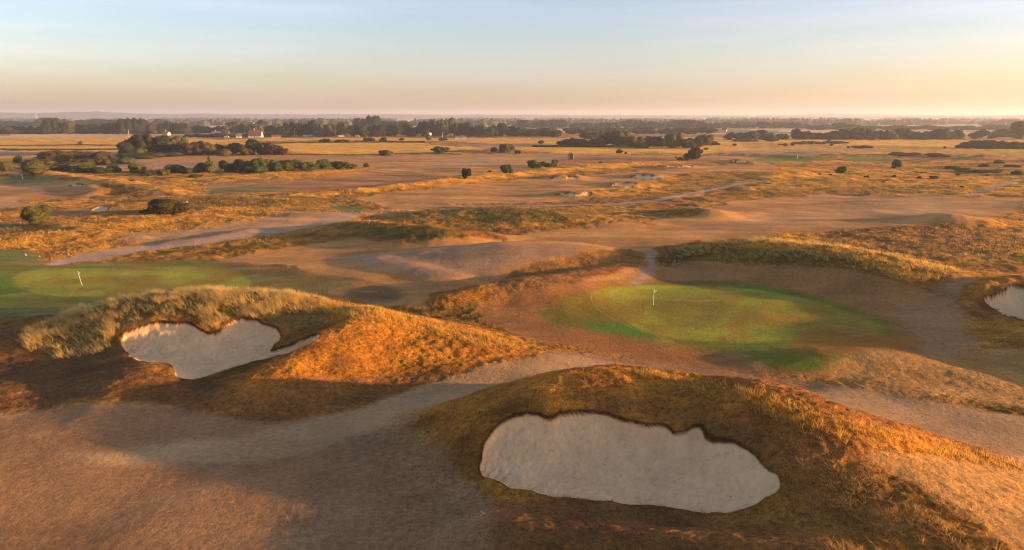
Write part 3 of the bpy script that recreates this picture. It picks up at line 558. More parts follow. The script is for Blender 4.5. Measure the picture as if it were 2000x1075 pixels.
grass('tall_grass', scatter(np.where((rf >= 140) & (rf < 420), 2.6, 0)*ROc**2*(.1+1.2*sstep(.42, .68, fbm(xf/6, yf/6, 3, 321)))), .4, .09, .6, 2, .35, 'tall dry golden grass on the banks across the middle distance', 1.0, (-.8,-.3), .6, (.56,.38,.12), .35)
clump2 = sstep(.47, .66, fbm(xf/1.9, yf/1.9, 2, 311))
grass('marram_grass', scatter(24*MAR*(SF > .1)*(.12+1.3*clump2*sstep(.3,.6,fbm(xf/4,yf/4,2,313)))), .72, .017, .42, 9, .15, 'long pale marram grass leaning over the left hand bunker', 1.0, (-.9, -.4), .7, (.60,.43,.15), .8)
grass('marram_grass', scatter(11*MAR2*(SF > .2)*(.05+1.5*clump2)), .42, .017, .8, 9, .16, 'tousled golden grass tufts on the mound right of the big bunker', 1.0, (-.8,-.3), .6, (.44,.30,.12), .7)
grass('marram_grass', scatter(5*MAR3*(.15+1.3*clump)), .6, .04, .5, 7, .2, 'long golden grass on the ridge behind the right hand green', 1.0, (-.8,-.3), .6, (.56,.41,.14), .7)
CR = inpoly([(600,586),(640,588),(760,610),(900,640),(1020,680),(960,682),(860,655),(740,632),(640,612)]) + inpoly([(1250,728),(1500,776),(1640,818),(1760,850),(1965,900),(1965,914),(1780,884),(1640,852),(1500,806),(1300,752)])
grass('tall_grass', scatter(40*np.clip(CR,0,1)*(SF > .1)*(.4+.8*clump)), .46, .015, .45, 5, .08, 'bright golden grass fringe standing along the mound crests', 1.0, (-.8,-.3), .5, (.66,.41,.09), .85)
TURF = ((RO < .55) & (CLS == 0) & (SF > .3) & (rf < 85) & (C[:, 0] > C[:, 1]*1.1)).astype(float)
grass('short_grass', scatter(46*TURF*(.25+1.2*sstep(.35, .7, fbm(xf/2.2, yf/2.2, 4, 341)))), .055, .016, 1.1, 1, .04, 'short worn dry grass of the near fairway', 1.0, (-.5,-.2), .6, (.40,.30,.17), .35)
RIM = ((SF > .0) & (SF < .45) & (rf < 130)).astype(float)*sstep(.3, .6, fbm(xf/1.1, yf/1.1, 2, 331))
grass('rim_grass', scatter(150*RIM*np.clip(LIP.ravel()*3+.25, 0, 1)), .26, .013, .9, 2, .08, 'ragged dry grass overhanging the bunker rims', 1.0, (-.1,-.9), .7)
# sparse weeds growing in the bunker sand
ids = scatter(.25*((SF < -.4) & (rf < 75)))
Cw = C.copy(); Cg = np.tile(np.array((.16,.17,.07)), (len(xf), 1))
grass('weeds', ids, .16, .014, .7, 7, .07, 'sparse small green weeds growing in the bunker sand'); Cg = C

# ------------------------------------------------------------------ far ground: hills
def plain(name, col, rough=.9, var=0, scale=3):
    m, t, p, o = newmat(name); n = t.nodes.new; l = t.links.new
    if var:
        tc = n('ShaderNodeTexCoord'); x = n('ShaderNodeTexNoise'); x.inputs['Scale'].default_value = scale; x.inputs['Detail'].default_value = 5
        l(tc.outputs['Object'], x.inputs['Vector']); r = n('ShaderNodeValToRGB')
        r.color_ramp.elements[0].position = .3; r.color_ramp.elements[1].position = .7
        r.color_ramp.elements[0].color = tuple(c*(1-var) for c in col)+(1,); r.color_ramp.elements[1].color = tuple(min(1, c*(1+var)) for c in col)+(1,)
        l(x.outputs['Fac'], r.inputs[0]); l(r.outputs[0], p.inputs['Base Color'])
    else: p.inputs['Base Color'].default_value = (*col, 1)
    p.inputs['Roughness'].default_value = rough; return m
hillm = plain('wooded_hill', (.09,.09,.05), .9, .6, .004)
def hills(name, R0, depth, prof, label):
    us = np.arange(-1200, 3200, 8.); hv = np.interp(us, [p[0] for p in prof], [p[1] for p in prof])   # top line in photo pixels
    vs = []; K = 9
    for j in range(K):
        s = j/(K-1); rad = R0 + depth*s
        for u_, v_ in zip(us, hv):
            az = math.atan((u_-1000)/F/ (math.cos(R(PITCH)))); el = (226.5 - v_)/F
            top = CAM_H + el*R0*1.05
            z = top*math.sin(min(1, s*2)*math.pi/2) if s < .5 else top*(1-.3*(s-.5)*2)
            jit = (float(vnoise(np.array([u_/37.]), np.array([s*5.+R0]), 7)[0])-.5)*top*.28 + (float(vnoise(np.array([u_/9.]), np.array([s*9.+R0]), 8)[0])-.5)*9
            vs.append((rad*math.sin(az), rad*math.cos(az), max(-2, z+jit*min(1, s*2.5)) if j else -3))
    n = len(us); f = [(j*n+i, j*n+i+1, (j+1)*n+i+1, (j+1)*n+i) for j in range(K-1) for i in range(n-1)]
    o = mesh_from(name, vs, f, hillm, True); tagp(o, label, 'hills', None, 'structure'); return o
hills('hills', 7000, 1500, [(-1200,221),(0,221),(130,221),(180,220),(230,219),(330,222),(500,223),(900,223.5),(1100,225),(1400,226),(1700,228),(1800,226),(1900,226),(1950,225),(2000,221),(2100,218),(3200,219)], 'long low wooded hills along the horizon, grey blue in haze')
hills('hills', 9500, 1500, [(-1200,222),(0,222.5),(200,221),(400,223),(800,223),(1200,224.5),(1450,224.5),(1580,222.5),(1700,224),(1850,226),(2000,225),(3200,222)], 'fainter second line of hills behind the first')

# ------------------------------------------------------------------ trees
def leafmat(name, col, trans=.25):
    m, t, p, o = newmat(name); n = t.nodes.new; l = t.links.new
    oi = n('ShaderNodeObjectInfo'); a = n('ShaderNodeAttribute'); a.attribute_name = 'Col'
    hs = n('ShaderNodeHueSaturation'); hs.inputs['Color'].default_value = (*col, 1)
    mr = n('ShaderNodeMapRange'); mr.inputs['To Min'].default_value = .7; mr.inputs['To Max'].default_value = 1.35; l(oi.outputs['Random'], mr.inputs['Value']); l(mr.outputs[0], hs.inputs['Value'])
    ml = n('ShaderNodeMath'); ml.operation = 'MULTIPLY'; ml.inputs[1].default_value = 7.31; l(oi.outputs['Random'], ml.inputs[0])
    fr = n('ShaderNodeMath'); fr.operation = 'FRACT'; l(ml.outputs[0], fr.inputs[0])
    m2 = n('ShaderNodeMapRange'); m2.inputs['To Min'].default_value = .475; m2.inputs['To Max'].default_value = .515; l(fr.outputs[0], m2.inputs['Value']); l(m2.outputs[0], hs.inputs['Hue'])
    mu = n('ShaderNodeMix'); mu.data_type = 'RGBA'; mu.blend_type = 'MULTIPLY'; mu.inputs[0].default_value = 1
    l(hs.outputs[0], mu.inputs[6]); l(a.outputs['Color'], mu.inputs[7]); l(mu.outputs[2], p.inputs['Base Color'])
    tr = n('ShaderNodeBsdfTranslucent'); l(mu.outputs[2], tr.inputs['Color'])
    mxs = n('ShaderNodeMixShader'); mxs.inputs[0].default_value = trans; l(p.outputs[0], mxs.inputs[1]); l(tr.outputs[0], mxs.inputs[2]); l(mxs.outputs[0], o.inputs[0])
    return m
LM = {'green': leafmat('leaf_green', (.075,.10,.022)), 'olive': leafmat('leaf_olive', (.105,.105,.026)), 'dark': leafmat('leaf_dark', (.034,.046,.015)),
      'brown': leafmat('leaf_brown', (.095,.065,.028)), 'pale': leafmat('leaf_pale', (.15,.15,.05)), 'red': leafmat('leaf_red', (.17,.06,.035)), 'heather': leafmat('leaf_heather', (.12,.08,.045))}
bark = plain('bark', (.12,.085,.055), .95, .4, 6)
def crown_mesh(kind, seed, nleaf, mat):
    """unit crown: width 1, height 1, base at z=0; lobes of leaf-sized faces over a darkened solid core that blocks light"""
    g = np.random.default_rng(seed)
    lobes = []
    if kind == 'dome':      # bush, foliage to the ground
        lobes.append((0, 0, .40, .345, .43))
        for k in range(15):
            a = g.random()*6.28; r_ = .1+.28*g.random(); zz = .16+.66*g.random()*(1-r_); s = .09+.11*g.random(); lobes.append((math.cos(a)*r_, math.sin(a)*r_, zz, s, s*1.2))
    elif kind == 'tree':
        lobes.append((0, 0, .56, .32, .33))
        for k in range(13):
            a = g.random()*6.28; r_ = .1+.24*g.random(); zz = .16+.66*g.random(); s = .11+.1*g.random(); lobes.append((math.cos(a)*r_, math.sin(a)*r_, zz, s, s*1.15))
    elif kind == 'tall':
        for k in range(13):
            zz = .22+.66*k/12; a = g.random()*6.28; r_ = .2*g.random()*(1.15-zz); s = .2*(1.25-zz)+.07*g.random(); lobes.append((math.cos(a)*r_, math.sin(a)*r_, zz, s, .12))
    elif kind == 'wood':    # several crowns grown together, uneven top
        for k in range(9):
            a = g.random()*6.28; r_ = .3*math.sqrt(g.random()); s = .15+.08*g.random(); zz = .3+.35*g.random(); lobes.append((math.cos(a)*r_*1.1, math.sin(a)*r_, zz, s, .26+.1*g.random()))
        lobes.append((0, 0, .3, .42, .3))
    else:                   # low spreading scrub
        for k in range(11):
            a = g.random()*6.28; r_ = .4*math.sqrt(g.random()); s = .1+.1*g.random(); lobes.append((math.cos(a)*r_, math.sin(a)*r_, .3+.2*g.random(), s, .32+.2*g.random()))
    L_ = np.array(lobes); wgt = L_[:, 3]**2; pick = g.choice(len(L_), nleaf, p=wgt/wgt.sum()); c = L_[pick]
    d = g.normal(size=(nleaf, 3)); d /= np.linalg.norm(d, axis=1)[:, None]
    rad = 1.02 - .38*g.random((nleaf, 1))**2.2 + .28*(g.random((nleaf, 1)) > .88)*g.random((nleaf, 1))
    pos = c[:, :3] + d*rad*np.stack([c[:, 3], c[:, 3], c[:, 4]], 1)
    pos[:, 2] = np.abs(pos[:, 2])*.98+.01
    nn = d + g.normal(size=(nleaf, 3))*.55; nn /= np.linalg.norm(nn, axis=1)[:, None]
    t1 = np.cross(nn, g.normal(size=(nleaf, 3))); t1 /= np.linalg.norm(t1, axis=1)[:, None]; t2 = np.cross(nn, t1)
    s = (.5+.9*g.random((nleaf, 1)))*(.026 if nleaf > 2500 else .046)
    q = np.stack([pos-t1*s, pos-t2*s*.6, pos+t1*s, pos+t2*s*.6], 1)
    vs = [q.reshape(-1, 3)]; fs = [np.arange(nleaf*4).reshape(-1, 4)]
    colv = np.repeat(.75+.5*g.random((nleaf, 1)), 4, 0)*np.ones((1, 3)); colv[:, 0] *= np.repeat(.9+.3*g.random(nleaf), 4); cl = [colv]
    off = nleaf*4
    for (x, y, z, sx, sz) in lobes:      # inner solid blob, added to block light and tinted darker than the leaves
        m_, k_ = 6, 8
        for i in range(m_+1):
            for j in range(k_):
                ph = math.pi*i/m_; a = 6.283*j/k_; rr_ = .80+.12*g.random()
                vs.append(np.array([[x+math.sin(ph)*math.cos(a)*sx*rr_, y+math.sin(ph)*math.sin(a)*sx*rr_, max(.01, z+math.cos(ph)*sz*rr_)]]))
        f = [(off+i*k_+j, off+(i+1)*k_+j, off+(i+1)*k_+(j+1) % k_, off+i*k_+(j+1) % k_) for i in range(m_) for j in range(k_)]
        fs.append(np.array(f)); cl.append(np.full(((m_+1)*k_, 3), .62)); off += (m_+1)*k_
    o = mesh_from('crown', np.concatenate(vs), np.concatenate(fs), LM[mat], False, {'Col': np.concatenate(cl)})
    me = o.data; bpy.data.objects.remove(o); return me
def trunk_mesh(seed, rel):
    g = random.Random(seed); vs = []; fs = []
    def limb(p, q, r0, r1, k=6):
        p, q = Vector(p), Vector(q); d = (q-p).normalized(); a = d.orthogonal().normalized(); b = d.cross(a); o_ = len(vs)
        for c_, r_ in ((p, r0), ((p+q)/2+Vector((g.uniform(-.01,.01), g.uniform(-.01,.01), 0)), (r0+r1)/2), (q, r1)):
            for i in range(k):
                t = 6.283*i/k; vs.append(tuple(c_+a*math.cos(t)*r_+b*math.sin(t)*r_))
        for s in range(2):
            for i in range(k): fs.append((o_+s*k+i, o_+s*k+(i+1) % k, o_+(s+1)*k+(i+1) % k, o_+(s+1)*k+i))
    limb((0,0,-.05), (0,0,rel), .035, .024)
    for i in range(5):
        a = i*1.26+g.random(); limb((0,0,rel*(.6+.08*i)), (math.cos(a)*.2, math.sin(a)*.2, rel+.2+g.random()*.15), .016, .005)
    o = mesh_from('trunk', vs, fs, bark, True); me = o.data; bpy.data.objects.remove(o); return me
PROTO = {}
def crown_for(kind, mat, lod, var):
    k = (kind, mat, lod, var)
    if k not in PROTO: PROTO[k] = crown_mesh(kind, hash((len(kind), len(mat), lod, var*31)) % 9999 + var*7 + ord(kind[0])*13 + ord(mat[0]), {2: 9000, 1: 3600, 0: 1500}[lod], mat)
    return PROTO[k]
TR = {k: trunk_mesh(3, .3) for k in ('a',)}
FIRST = {}
ORD = ['leftmost','second','third','fourth','fifth','sixth','seventh','eighth','ninth','tenth','eleventh','twelfth','thirteenth','fourteenth','fifteenth','sixteenth','seventeenth','eighteenth','nineteenth','twentieth']
def ordinal(n):
    if n == 0: return 'leftmost'
    if n < 20: return ORD[n]+' from the left'
    tens = {20:'twenty',30:'thirty',40:'forty',50:'fifty',60:'sixty',70:'seventy'}; ten = {20:'twentieth',30:'thirtieth',40:'fortieth',50:'fiftieth',60:'sixtieth',70:'seventieth'}
    k = n+1; t = k//10*10; r_ = k % 10
    one = ['','first','second','third','fourth','fifth','sixth','seventh','eighth','ninth']
    return (ten[t] if r_ == 0 else tens[t]+'-'+one[r_])+' from the left'
def plant(u, v, wpx, hpx, kind, mat, label, cat=None, group=None, name=None, rot=None):
    vv = max(v, 229.5); x, y = march(H1, [u], [vv]); x, y = float(x[0]), float(y[0]); z = float(H1(np.array([x]), np.array([y]))[0]); 
    if math.hypot(x, y) > 4000: z *= .3
    zc = y*math.cos(R(PITCH)) + (CAM_H-z)*math.sin(R(PITCH)); W = wpx/F*zc; Hh = hpx/F*zc
    y += W*.3*(1 if v > 262 else .2)
    z = float(H1(np.array([x]), np.array([y]))[0]) - .15
    name = name or {'dome': 'bush', 'tree': 'tree', 'tall': 'tree', 'wood': 'tree', 'scrub': 'scrub_bush'}[kind]
    cat = cat or ('bush' if 'bush' in name or 'scrub' in name or 'heather' in name else 'tree')
    root = bpy.data.objects.new(name, None); COL.objects.link(root); root.empty_display_size = .5
    root.location = (x, y, z); tagp(root, label, cat, group)
    lod = 2 if wpx > 40 and y < 200 else (1 if wpx > 15 else 0)
    var = random.randrange(3) if lod else random.randrange(4)
    me = crown_for(kind, mat, lod, var)
    c = bpy.data.objects.new('crown' if kind in ('tree','tall','wood') else 'foliage', me); COL.objects.link(c); c.parent = root
    c.scale = (W*1.12, W*1.12, Hh*1.04); c.rotation_euler = (0, 0, random.random()*6.28 if rot is None else rot)
    if kind in ('tree', 'tall', 'wood'):
        t = bpy.data.objects.new('trunk', TR['a']); COL.objects.link(t); t.parent = root; t.scale = (min(W,Hh)*.8, min(W,Hh)*.8, Hh)
    elif v > 300:
        t = bpy.data.objects.new('stem', TR['a']); COL.objects.link(t); t.parent = root; t.scale = (min(W,Hh)*.8, min(W,Hh)*.8, Hh*.8)
    return root
CW = {'green':'green','olive':'olive green','dark':'dark green','brown':'brownish','pale':'pale green','red':'reddish','heather':'dark brown'}
# solitary plants, each with a label of its own: u, base v, width, height, kind, leaf, label
SOLO = [
 (62,440,50,38,'tree','olive','dense upright olive tree standing alone in golden rough near the left edge'),
 (313,421,84,33,'dome','olive','wide dark green bush spreading on golden rough, largest lone bush left of centre'),
 (753,305,27,14,'dome','green','neat dome shaped green bush in front of the golden field'),
 (857,300,36,15,'dome','green','lopsided green bush at the right end of the golden field'),
 (909,350,24,21,'tree','dark','dark bush standing on the golden grass bank, leftmost of the bank'),
 (956,337,9,5,'dome','dark','tiny dark bush between two larger ones on the golden grass bank'),
 (988,339,26,21,'dome','green','round bush on the golden grass bank left of the bush group'),
 (1057,281,13,8,'dome','dark','small dark bush left of the dark wood at centre right'),
 (965,297,18,11,'dome','green','low green bush left of the taller brown bush'),
 (990,299,30,21,'dome','olive','tall rounded brown green bush right of the golden field'),
 (1012,300,12,7,'scrub','dark','low scrub right of the tall rounded bush'),
 (1211,300,13,9,'dome','dark','small round bush on the fairway before the dark wood'),
 (1222,301,6,5,'dome','dark','tiny bush just right of the small round one before the dark wood'),
 (1358,312,34,28,'dome','dark','large dark bell shaped bush standing alone before the dark wood'),
 (1330,314,15,9,'dome','brown','low brown bush at the left foot of the large bell shaped bush'),
 (1321,309,7,4,'dome','brown','tiny brown bush left of the large bell shaped bush'),
 (1342,314,9,5,'scrub','brown','small scrub joining the low brown bush to the bell shaped bush'),
 (1380,293,11,5,'dome','dark','small dark bush right of and beyond the bell shaped bush'),
 (1395,284,26,9,'dome','green','low spreading green bush at the right end of the dark wood'),
 (1436,285,10,5,'dome','dark','low dark bush alone on golden grass right of the dark wood'),
 (1645,340,21,15,'tree','dark','small dark round tree alone in golden grass, left of two on the right'),
 (1754,330,21,19,'tree','dark','dark green tree in golden grass, taller and right of the other lone tree'),
 (1955,320,19,10,'dome','olive','low round bush alone near the right edge'),
 (1846,290,6,5,'dome','dark','tiny round bush in the fields left of the far right thicket'),
 (1695,347,11,5,'dome','dark','small dark shrub in golden grass below the left lone tree'),
 (1748,347,11,6,'dome','green','small shrub in golden grass under the taller lone tree'),
 (1828,350,17,8,'dome','green','broad low green shrub in golden grass, widest of the scattered ones'),
 (1797,348,10,5,'dome','dark','small shrub just left of the broad low green shrub'),
 (1873,343,11,5,'dome','green','small green shrub below the scrub strip at right'),
 (1725,358,9,5,'dome','dark','tiny pointed shrub nearest the fairway in golden grass'),
 (1879,368,9,6,'dome','dark','small dark shrub beside the fairway edge at right'),
 (1601,342,7,4,'dome','dark','tiny shrub left of the left lone tree'),
 (1930,344,9,4,'dome','green','tiny green shrub at right above the winding path'),
 (1703,354,12,3,'scrub','green','flat low green shrub between the small shrubs'),
 (1622,342,8,3,'scrub','brown','flat brown shrub close left of the left lone tree'),
 (1838,342,9,3,'scrub','green','flat green shrub above the broad low one'),
 (1173,319,8,4,'dome','dark','tiny dark bush at the right end of the golden bank'),
 (1535,286,10,7,'dome','olive','small bush in the far right scrub, left of a pair'),
 (1549,285,10,8,'dome','olive','small bush in the far right scrub, right of a pair'),
 (1620,279,8,8,'dome','olive','upright bush rising from the far right scrub'),
 (1625,285,7,4,'dome','brown','tiny brown bush below the upright far bush'),
 (1658,290,7,5,'dome','brown','tiny bush at the left tip of the dark heather hump'),
 (156,283,9,7,'dome','green','tiny lone tree in the wide golden field at left'),
 (3,337,26,25,'dome','olive','bush cut off by the left edge of the picture'),
 (55,344,66,35,'dome','olive','broad sunlit bush beside the left edge fairway green'),
 (33,319,17,17,'dome','dark','dark upright bush behind the broad sunlit one'),
 (218,338,28,20,'dome','olive','round topped bush right of the large scrub patch'),
 (256,355,14,6,'dome','green','tiny bush in golden grass below the scattered hedge bushes'),
 (380,348,28,9,'dome','green','low dark bush at the near foot of the bush row'),
 (714,327,12,10,'dome','olive','small round bush alone at the right end of the bush row'),
 (408,340,32,34,'tall','pale','tall pale green willow standing in the bush row'),
 (1992,272,36,36,'tree','dark','tall dark tree cut by the right edge'),
 (1810,241,10,8,'tall','dark','narrow hazy tree far away above the treeline at right'),
 (812,247,6,15,'tall','dark','slim poplar rising above the far treeline'),
 (1770,305,62,7,'scrub','heather','long low heather hump on the right hand heath'),
 (1838,308,48,10,'dome','heather','rounded brown heather hump right of the long low one'),
 (1688,290,46,6,'scrub','heather','low dark heather hump far away on the right hand heath'),
 (632,278,24,7,'scrub','dark','low dark thicket on the far edge of the golden field, left one'),
 (664,279,36,6,'scrub','dark','long flat thicket on the far edge of the golden field, right one'),
 (720,277,26,8,'scrub','dark','low thicket at the far corner of the golden field'),
 (748,276,16,9,'dome','dark','small round bush at the far corner of the golden field'),
 (784,275,13,6,'dome','dark','small dark bush on the far roadside'),
 (835,276,18,22,'tall','olive','ragged upright tree beside the far road sign'),
 (866,275,18,8,'dome','dark','dark bush beside the far lamp post'),
 (1256,290,28,12,'dome','green','low rounded green bush at the near edge of the dark wood'),
 (280,310,110,11,'scrub','green','long low bright green thicket below the big wooded clump'),
 (1300,460,1,1,'scrub','brown',None),
]
for s in SOLO:
    if s[6]: plant(*s[:6], s[6][:])
def row(items, place, group, noun=None):
    """items: (u, v, w, h, kind, leaf) -> things labelled by their order from the left"""
    items = sorted(items, key=lambda t: t[0])
    if group.startswith(('row of bushes', 'bushes of the scrub patch', 'trees of the wooded')): items = [(a_, b_, c_*1.15, d_*1.14, e_, f_) for a_, b_, c_, d_, e_, f_ in items]
    for i, (u, v, w_, h_, k, m) in enumerate(items):
        nn = 'bush' if k in ('dome', 'scrub') else 'tree'
        plant(u, v, w_, h_, k, m, f"{CW[m]} {nn} {place}, {ordinal(i)}".replace(' from the left', ' from left'), None, group)
row([(88,316,46,21,'dome','brown'),(113,320,34,18,'dome','olive'),(140,312,34,18,'dome','brown'),(166,311,30,15,'dome','brown'),(196,320,38,24,'dome','brown'),(208,312,24,15,'dome','olive'),(128,336,56,18,'dome','olive'),(158,339,48,18,'dome','green'),(186,341,38,14,'dome','green'),(105,333,40,16,'scrub','green'),(170,325,60,15,'scrub','olive'),(225,322,50,13,'scrub','olive')],
    'in the left scrub patch', 'bushes of the scrub patch at left')
row([(262,338,29,18,'dome','olive'),(284,344,26,10,'dome','green'),(310,343,30,12,'scrub','olive'),(338,337,30,16,'dome','green'),(352,339,28,12,'dome','green'),(370,340,32,11,'scrub','olive'),(392,337,26,20,'dome','brown'),(434,331,22,18,'dome','dark'),(450,336,26,17,'dome','green'),(468,336,24,26,'dome','dark'),(482,338,32,24,'dome','olive'),(500,339,38,28,'dome','green'),(523,334,30,24,'dome','olive'),(536,337,28,20,'dome','green'),(562,335,32,20,'dome','green'),(576,329,28,18,'dome','olive'),(600,334,34,18,'dome','green'),(628,330,28,19,'dome','green'),(648,328,14,12,'dome','red'),(664,332,28,17,'dome','green'),(686,331,22,11,'dome','olive'),(560,327,30,15,'dome','brown')],
    'in the row edging the fairway', 'row of bushes along the fairway')
row([(243,305,36,28,'dome','dark'),(262,302,42,34,'tree','olive'),(285,303,46,38,'wood','olive'),(310,303,46,34,'tree','dark'),(335,302,42,31,'tree','olive'),(358,304,48,26,'dome','brown'),(382,304,36,28,'dome','brown'),(402,303,34,24,'dome','olive'),(420,301,38,20,'dome','dark'),(437,305,28,14,'dome','olive'),(452,301,34,22,'dome','dark'),(476,304,26,16,'dome','brown'),(491,303,34,28,'tree','dark'),(512,303,34,26,'dome','brown'),(532,303,32,20,'dome','brown'),(549,303,22,14,'dome','brown'),(268,306,24,17,'dome','olive')],
    'in the big clump behind the bush row', 'trees of the wooded clump at left')
row([(1042,328,22,18,'dome','green'),(1048,331,22,13,'dome','green'),(1059,325,14,11,'dome','olive'),(1071,328,18,11,'dome','green'),(1084,326,18,17,'dome','olive')],
    'of the five on the golden bank', 'group of bushes on the golden bank')
row([(1108,285,36,15,'dome','dark'),(1122,284,34,17,'dome','dark'),(1137,287,40,18,'dome','dark'),(1165,288,44,21,'dome','dark'),(1188,287,38,26,'tree','dark'),(1212,287,48,34,'wood','olive'),(1240,289,44,24,'wood','olive'),(1268,286,44,21,'wood','dark'),(1292,287,40,22,'wood','dark'),(1316,290,40,32,'wood','olive'),(1342,290,36,22,'dome','dark'),(1360,289,34,22,'wood','dark'),(1378,285,34,22,'wood','olive'),(1150,272,34,17,'wood','olive'),(1180,272,34,17,'wood','dark')],
    'in the dark wood at centre right', 'trees of the dark wood at centre right')
row([(1893,290,32,15,'dome','dark'),(1913,290,36,18,'dome','dark'),(1936,291,42,20,'dome','dark'),(1962,291,38,18,'dome','dark'),(1988,292,40,17,'dome','dark'),(2012,292,40,17,'dome','dark')],
    'in the dark thicket at the right edge', 'bushes of the thicket at the right edge')
row([(1862,330,26,6,'scrub','dark'),(1885,332,30,5,'scrub','green'),(1925,327,24,7,'scrub','dark'),(1950,338,60,6,'scrub','green'),(1900,337,40,4,'scrub','green'),(1992,343,22,11,'dome','dark'),(1985,328,30,6,'scrub','dark'),(1640,334,20,3,'scrub','green'),(1800,338,30,3,'scrub','green')],
    'in the right scrub strip', 'low scrub strip at right')
row([(1509,277,34,12,'dome','dark'),(1530,284,20,3,'scrub','heather'),(1562,282,26,6,'scrub','brown'),(1585,281,30,6,'scrub','heather'),(1604,282,20,5,'scrub','brown'),(1640,281,44,5,'scrub','heather'),(1460,277,44,4,'scrub','heather')],
    'before the right hand treeline', 'scrub before the right hand treeline')
def gen_row(u0, u1, step, v, hfun, kinds, leafs, wmul=2.0):
    it = []; u = u0
    while u < u1:
        h_ = hfun(u)*(.85+.3*random.random()); w_ = step*wmul*(.85+.4*random.random())
        it.append((u, v+random.uniform(-.6, .6), w_, h_*1.12, random.choice(kinds), random.choice(leafs))); u += step*(.75+.5*random.random())
    return it
ip = lambda pts: (lambda u: float(np.interp(u, [p[0] for p in pts], [p[1] for p in pts])))
row(gen_row(-10, 360, 15, 262, ip([(0,15),(70,14),(85,26),(100,32),(120,24),(140,19),(180,19),(200,12),(220,24),(240,34),(262,30),(285,27),(310,20),(330,22),(345,26),(360,16)]), ['tree','wood','wood','dome'], ['dark','dark','olive']),
    'in the treeline behind the golden field', 'treeline behind the wide golden field')
row(gen_row(365, 520, 11, 260, ip([(365,13),(420,12),(440,15),(460,24),(490,16),(520,22)]), ['tree','wood','dome'], ['dark','olive','dark']),
    'among the roofs behind the wooded clump', 'trees around the farmhouse')
row(gen_row(368, 560, 13, 268.2, ip([(368,6),(430,8),(470,6),(515,9),(560,6)]), ['dome','dome','tree'], ['dark','olive']), 'in front of the houses by the far road', 'garden bushes by the houses')
row(gen_row(525, 1100, 13.5, 267, ip([(520,22),(600,27),(640,26),(680,22),(720,23),(770,22),(800,20),(830,26),(870,30),(900,24),(950,25),(970,24),(1000,18),(1050,14),(1100,15)]), ['tree','wood','wood','dome'], ['dark','olive','dark','olive','dark']),
    'in the treeline behind the far road', 'treeline behind the far road')
row(gen_row(700, 800, 14, 255, ip([(700,24),(730,26),(750,15),(800,16)]), ['wood','tree'], ['dark']), 'in the tall hazy clump', 'tall hazy clump')
row(gen_row(1430, 1545, 14, 273, ip([(1430,14),(1480,17),(1500,18),(1530,10),(1545,12)]), ['tree','dome'], ['dark','olive']), 'in the gappy treeline at right', 'gappy treeline at right')
row(gen_row(1558, 1880, 15, 273, ip([(1558,22),(1590,13),(1640,18),(1685,20),(1720,14),(1760,24),(1800,14),(1840,20),(1880,18)]), ['wood','tree','dome'], ['dark','olive','dark']),
    'in the long hedge wood at right', 'long hedge wood at right')
row([(1905,272,26,13,'tree','dark'),(1925,271,28,19,'tree','dark'),(1958,272,38,20,'tree','olive'),(1975,271,26,16,'tree','olive')], 'beside the tall right edge tree', 'trees at the far right')
row(gen_row(1018, 1110, 13, 250, ip([(1018,12),(1060,14),(1110,14)]), ['wood','tree'], ['dark']) , 'in the hazy clump at centre', 'hazy clump at centre')
row(gen_row(1110, 1400, 14, 262, ip([(1110,12),(1160,11),(1200,12),(1260,13),(1330,11),(1400,12)]), ['wood','tree'], ['dark','olive']), 'in the treeline behind the dark wood', 'treeline behind the dark wood')
row(gen_row(1120, 1580, 13, 251, ip([(1120,9),(1200,11),(1235,15),(1290,11),(1340,17),(1380,12),(1450,10),(1500,12),(1580,9)]), ['wood','tree'], ['dark']), 'in the far hazy central treeline', 'far hazy treeline at centre right')
row(gen_row(1590, 2010, 20, 254, ip([(1590,9),(1660,12),(1700,8),(1900,8),(2010,10)]), ['tree','dome'], ['dark']), 'far above the long hedge wood', 'far scattered trees at right')
row(gen_row(-10, 330, 16, 247, ip([(0,10),(60,8),(90,16),(140,10),(160,14),(200,13),(240,12),(300,6),(315,13),(330,6)]), ['wood','tree'], ['dark']), 'in the second hazy treeline at left', 'second hazy treeline at left')
# low hedge lines between fields (things)
def hedge(u0, u1, v, hpx, mat, label):
    us = np.linspace(u0, u1, 2); x, y = march(H1, us, [v, v]); zc = y.mean(); hh = hpx/F*zc; n = 2600; g = rng
    t = g.random(n); k = g.random(n); px = x[0]+(x[1]-x[0])*t; py = y[0]+(y[1]-y[0])*t+g.normal(0, hh*.5, n); pz = H1(px, py)+hh*(g.random(n)**.8)*(.6+.5*vnoise(px/12, py/12, 5))
    s = hh*.28*(.6+.8*g.random(n)); a = g.random(n)*6.28; b_ = g.normal(0, .6, n)
    t1 = np.stack([np.cos(a), np.sin(a), b_], 1)*s[:, None]; t2 = np.stack([-np.sin(a)*.3, np.cos(a)*.3, np.ones(n)], 1)*s[:, None]; p = np.stack([px, py, pz], 1)
    q = np.stack([p-t1, p-t2, p+t1, p+t2], 1).reshape(-1, 3)
    o = mesh_from('hedge', q, np.arange(n*4).reshape(-1, 4), LM[mat], False, {'Col': np.ones((n*4, 3))}); tagp(o, label, 'hedge', 'low hedges between the fields')
hedge(-60, 232, 293.5, 3, 'green', 'dark green hedge between the golden fields at far left')
hedge(-60, 232, 284.5, 1.5, 'brown', 'thin brown hedge crossing the wide golden field at left')
hedge(548, 900, 302.5, 2.0, 'green', 'low green hedge along the near edge of the golden field')
hedge(550, 740, 279.5, 1.5, 'dark', 'low dark hedge along the far edge of the golden field')
hedge(740, 830, 278.5, 2.5, 'dark', 'dark hedge along the far road by the bare corner')
hedge(1040, 1200, 287.5, 3, 'dark', 'dark scrubby hedge leading left from the dark wood')
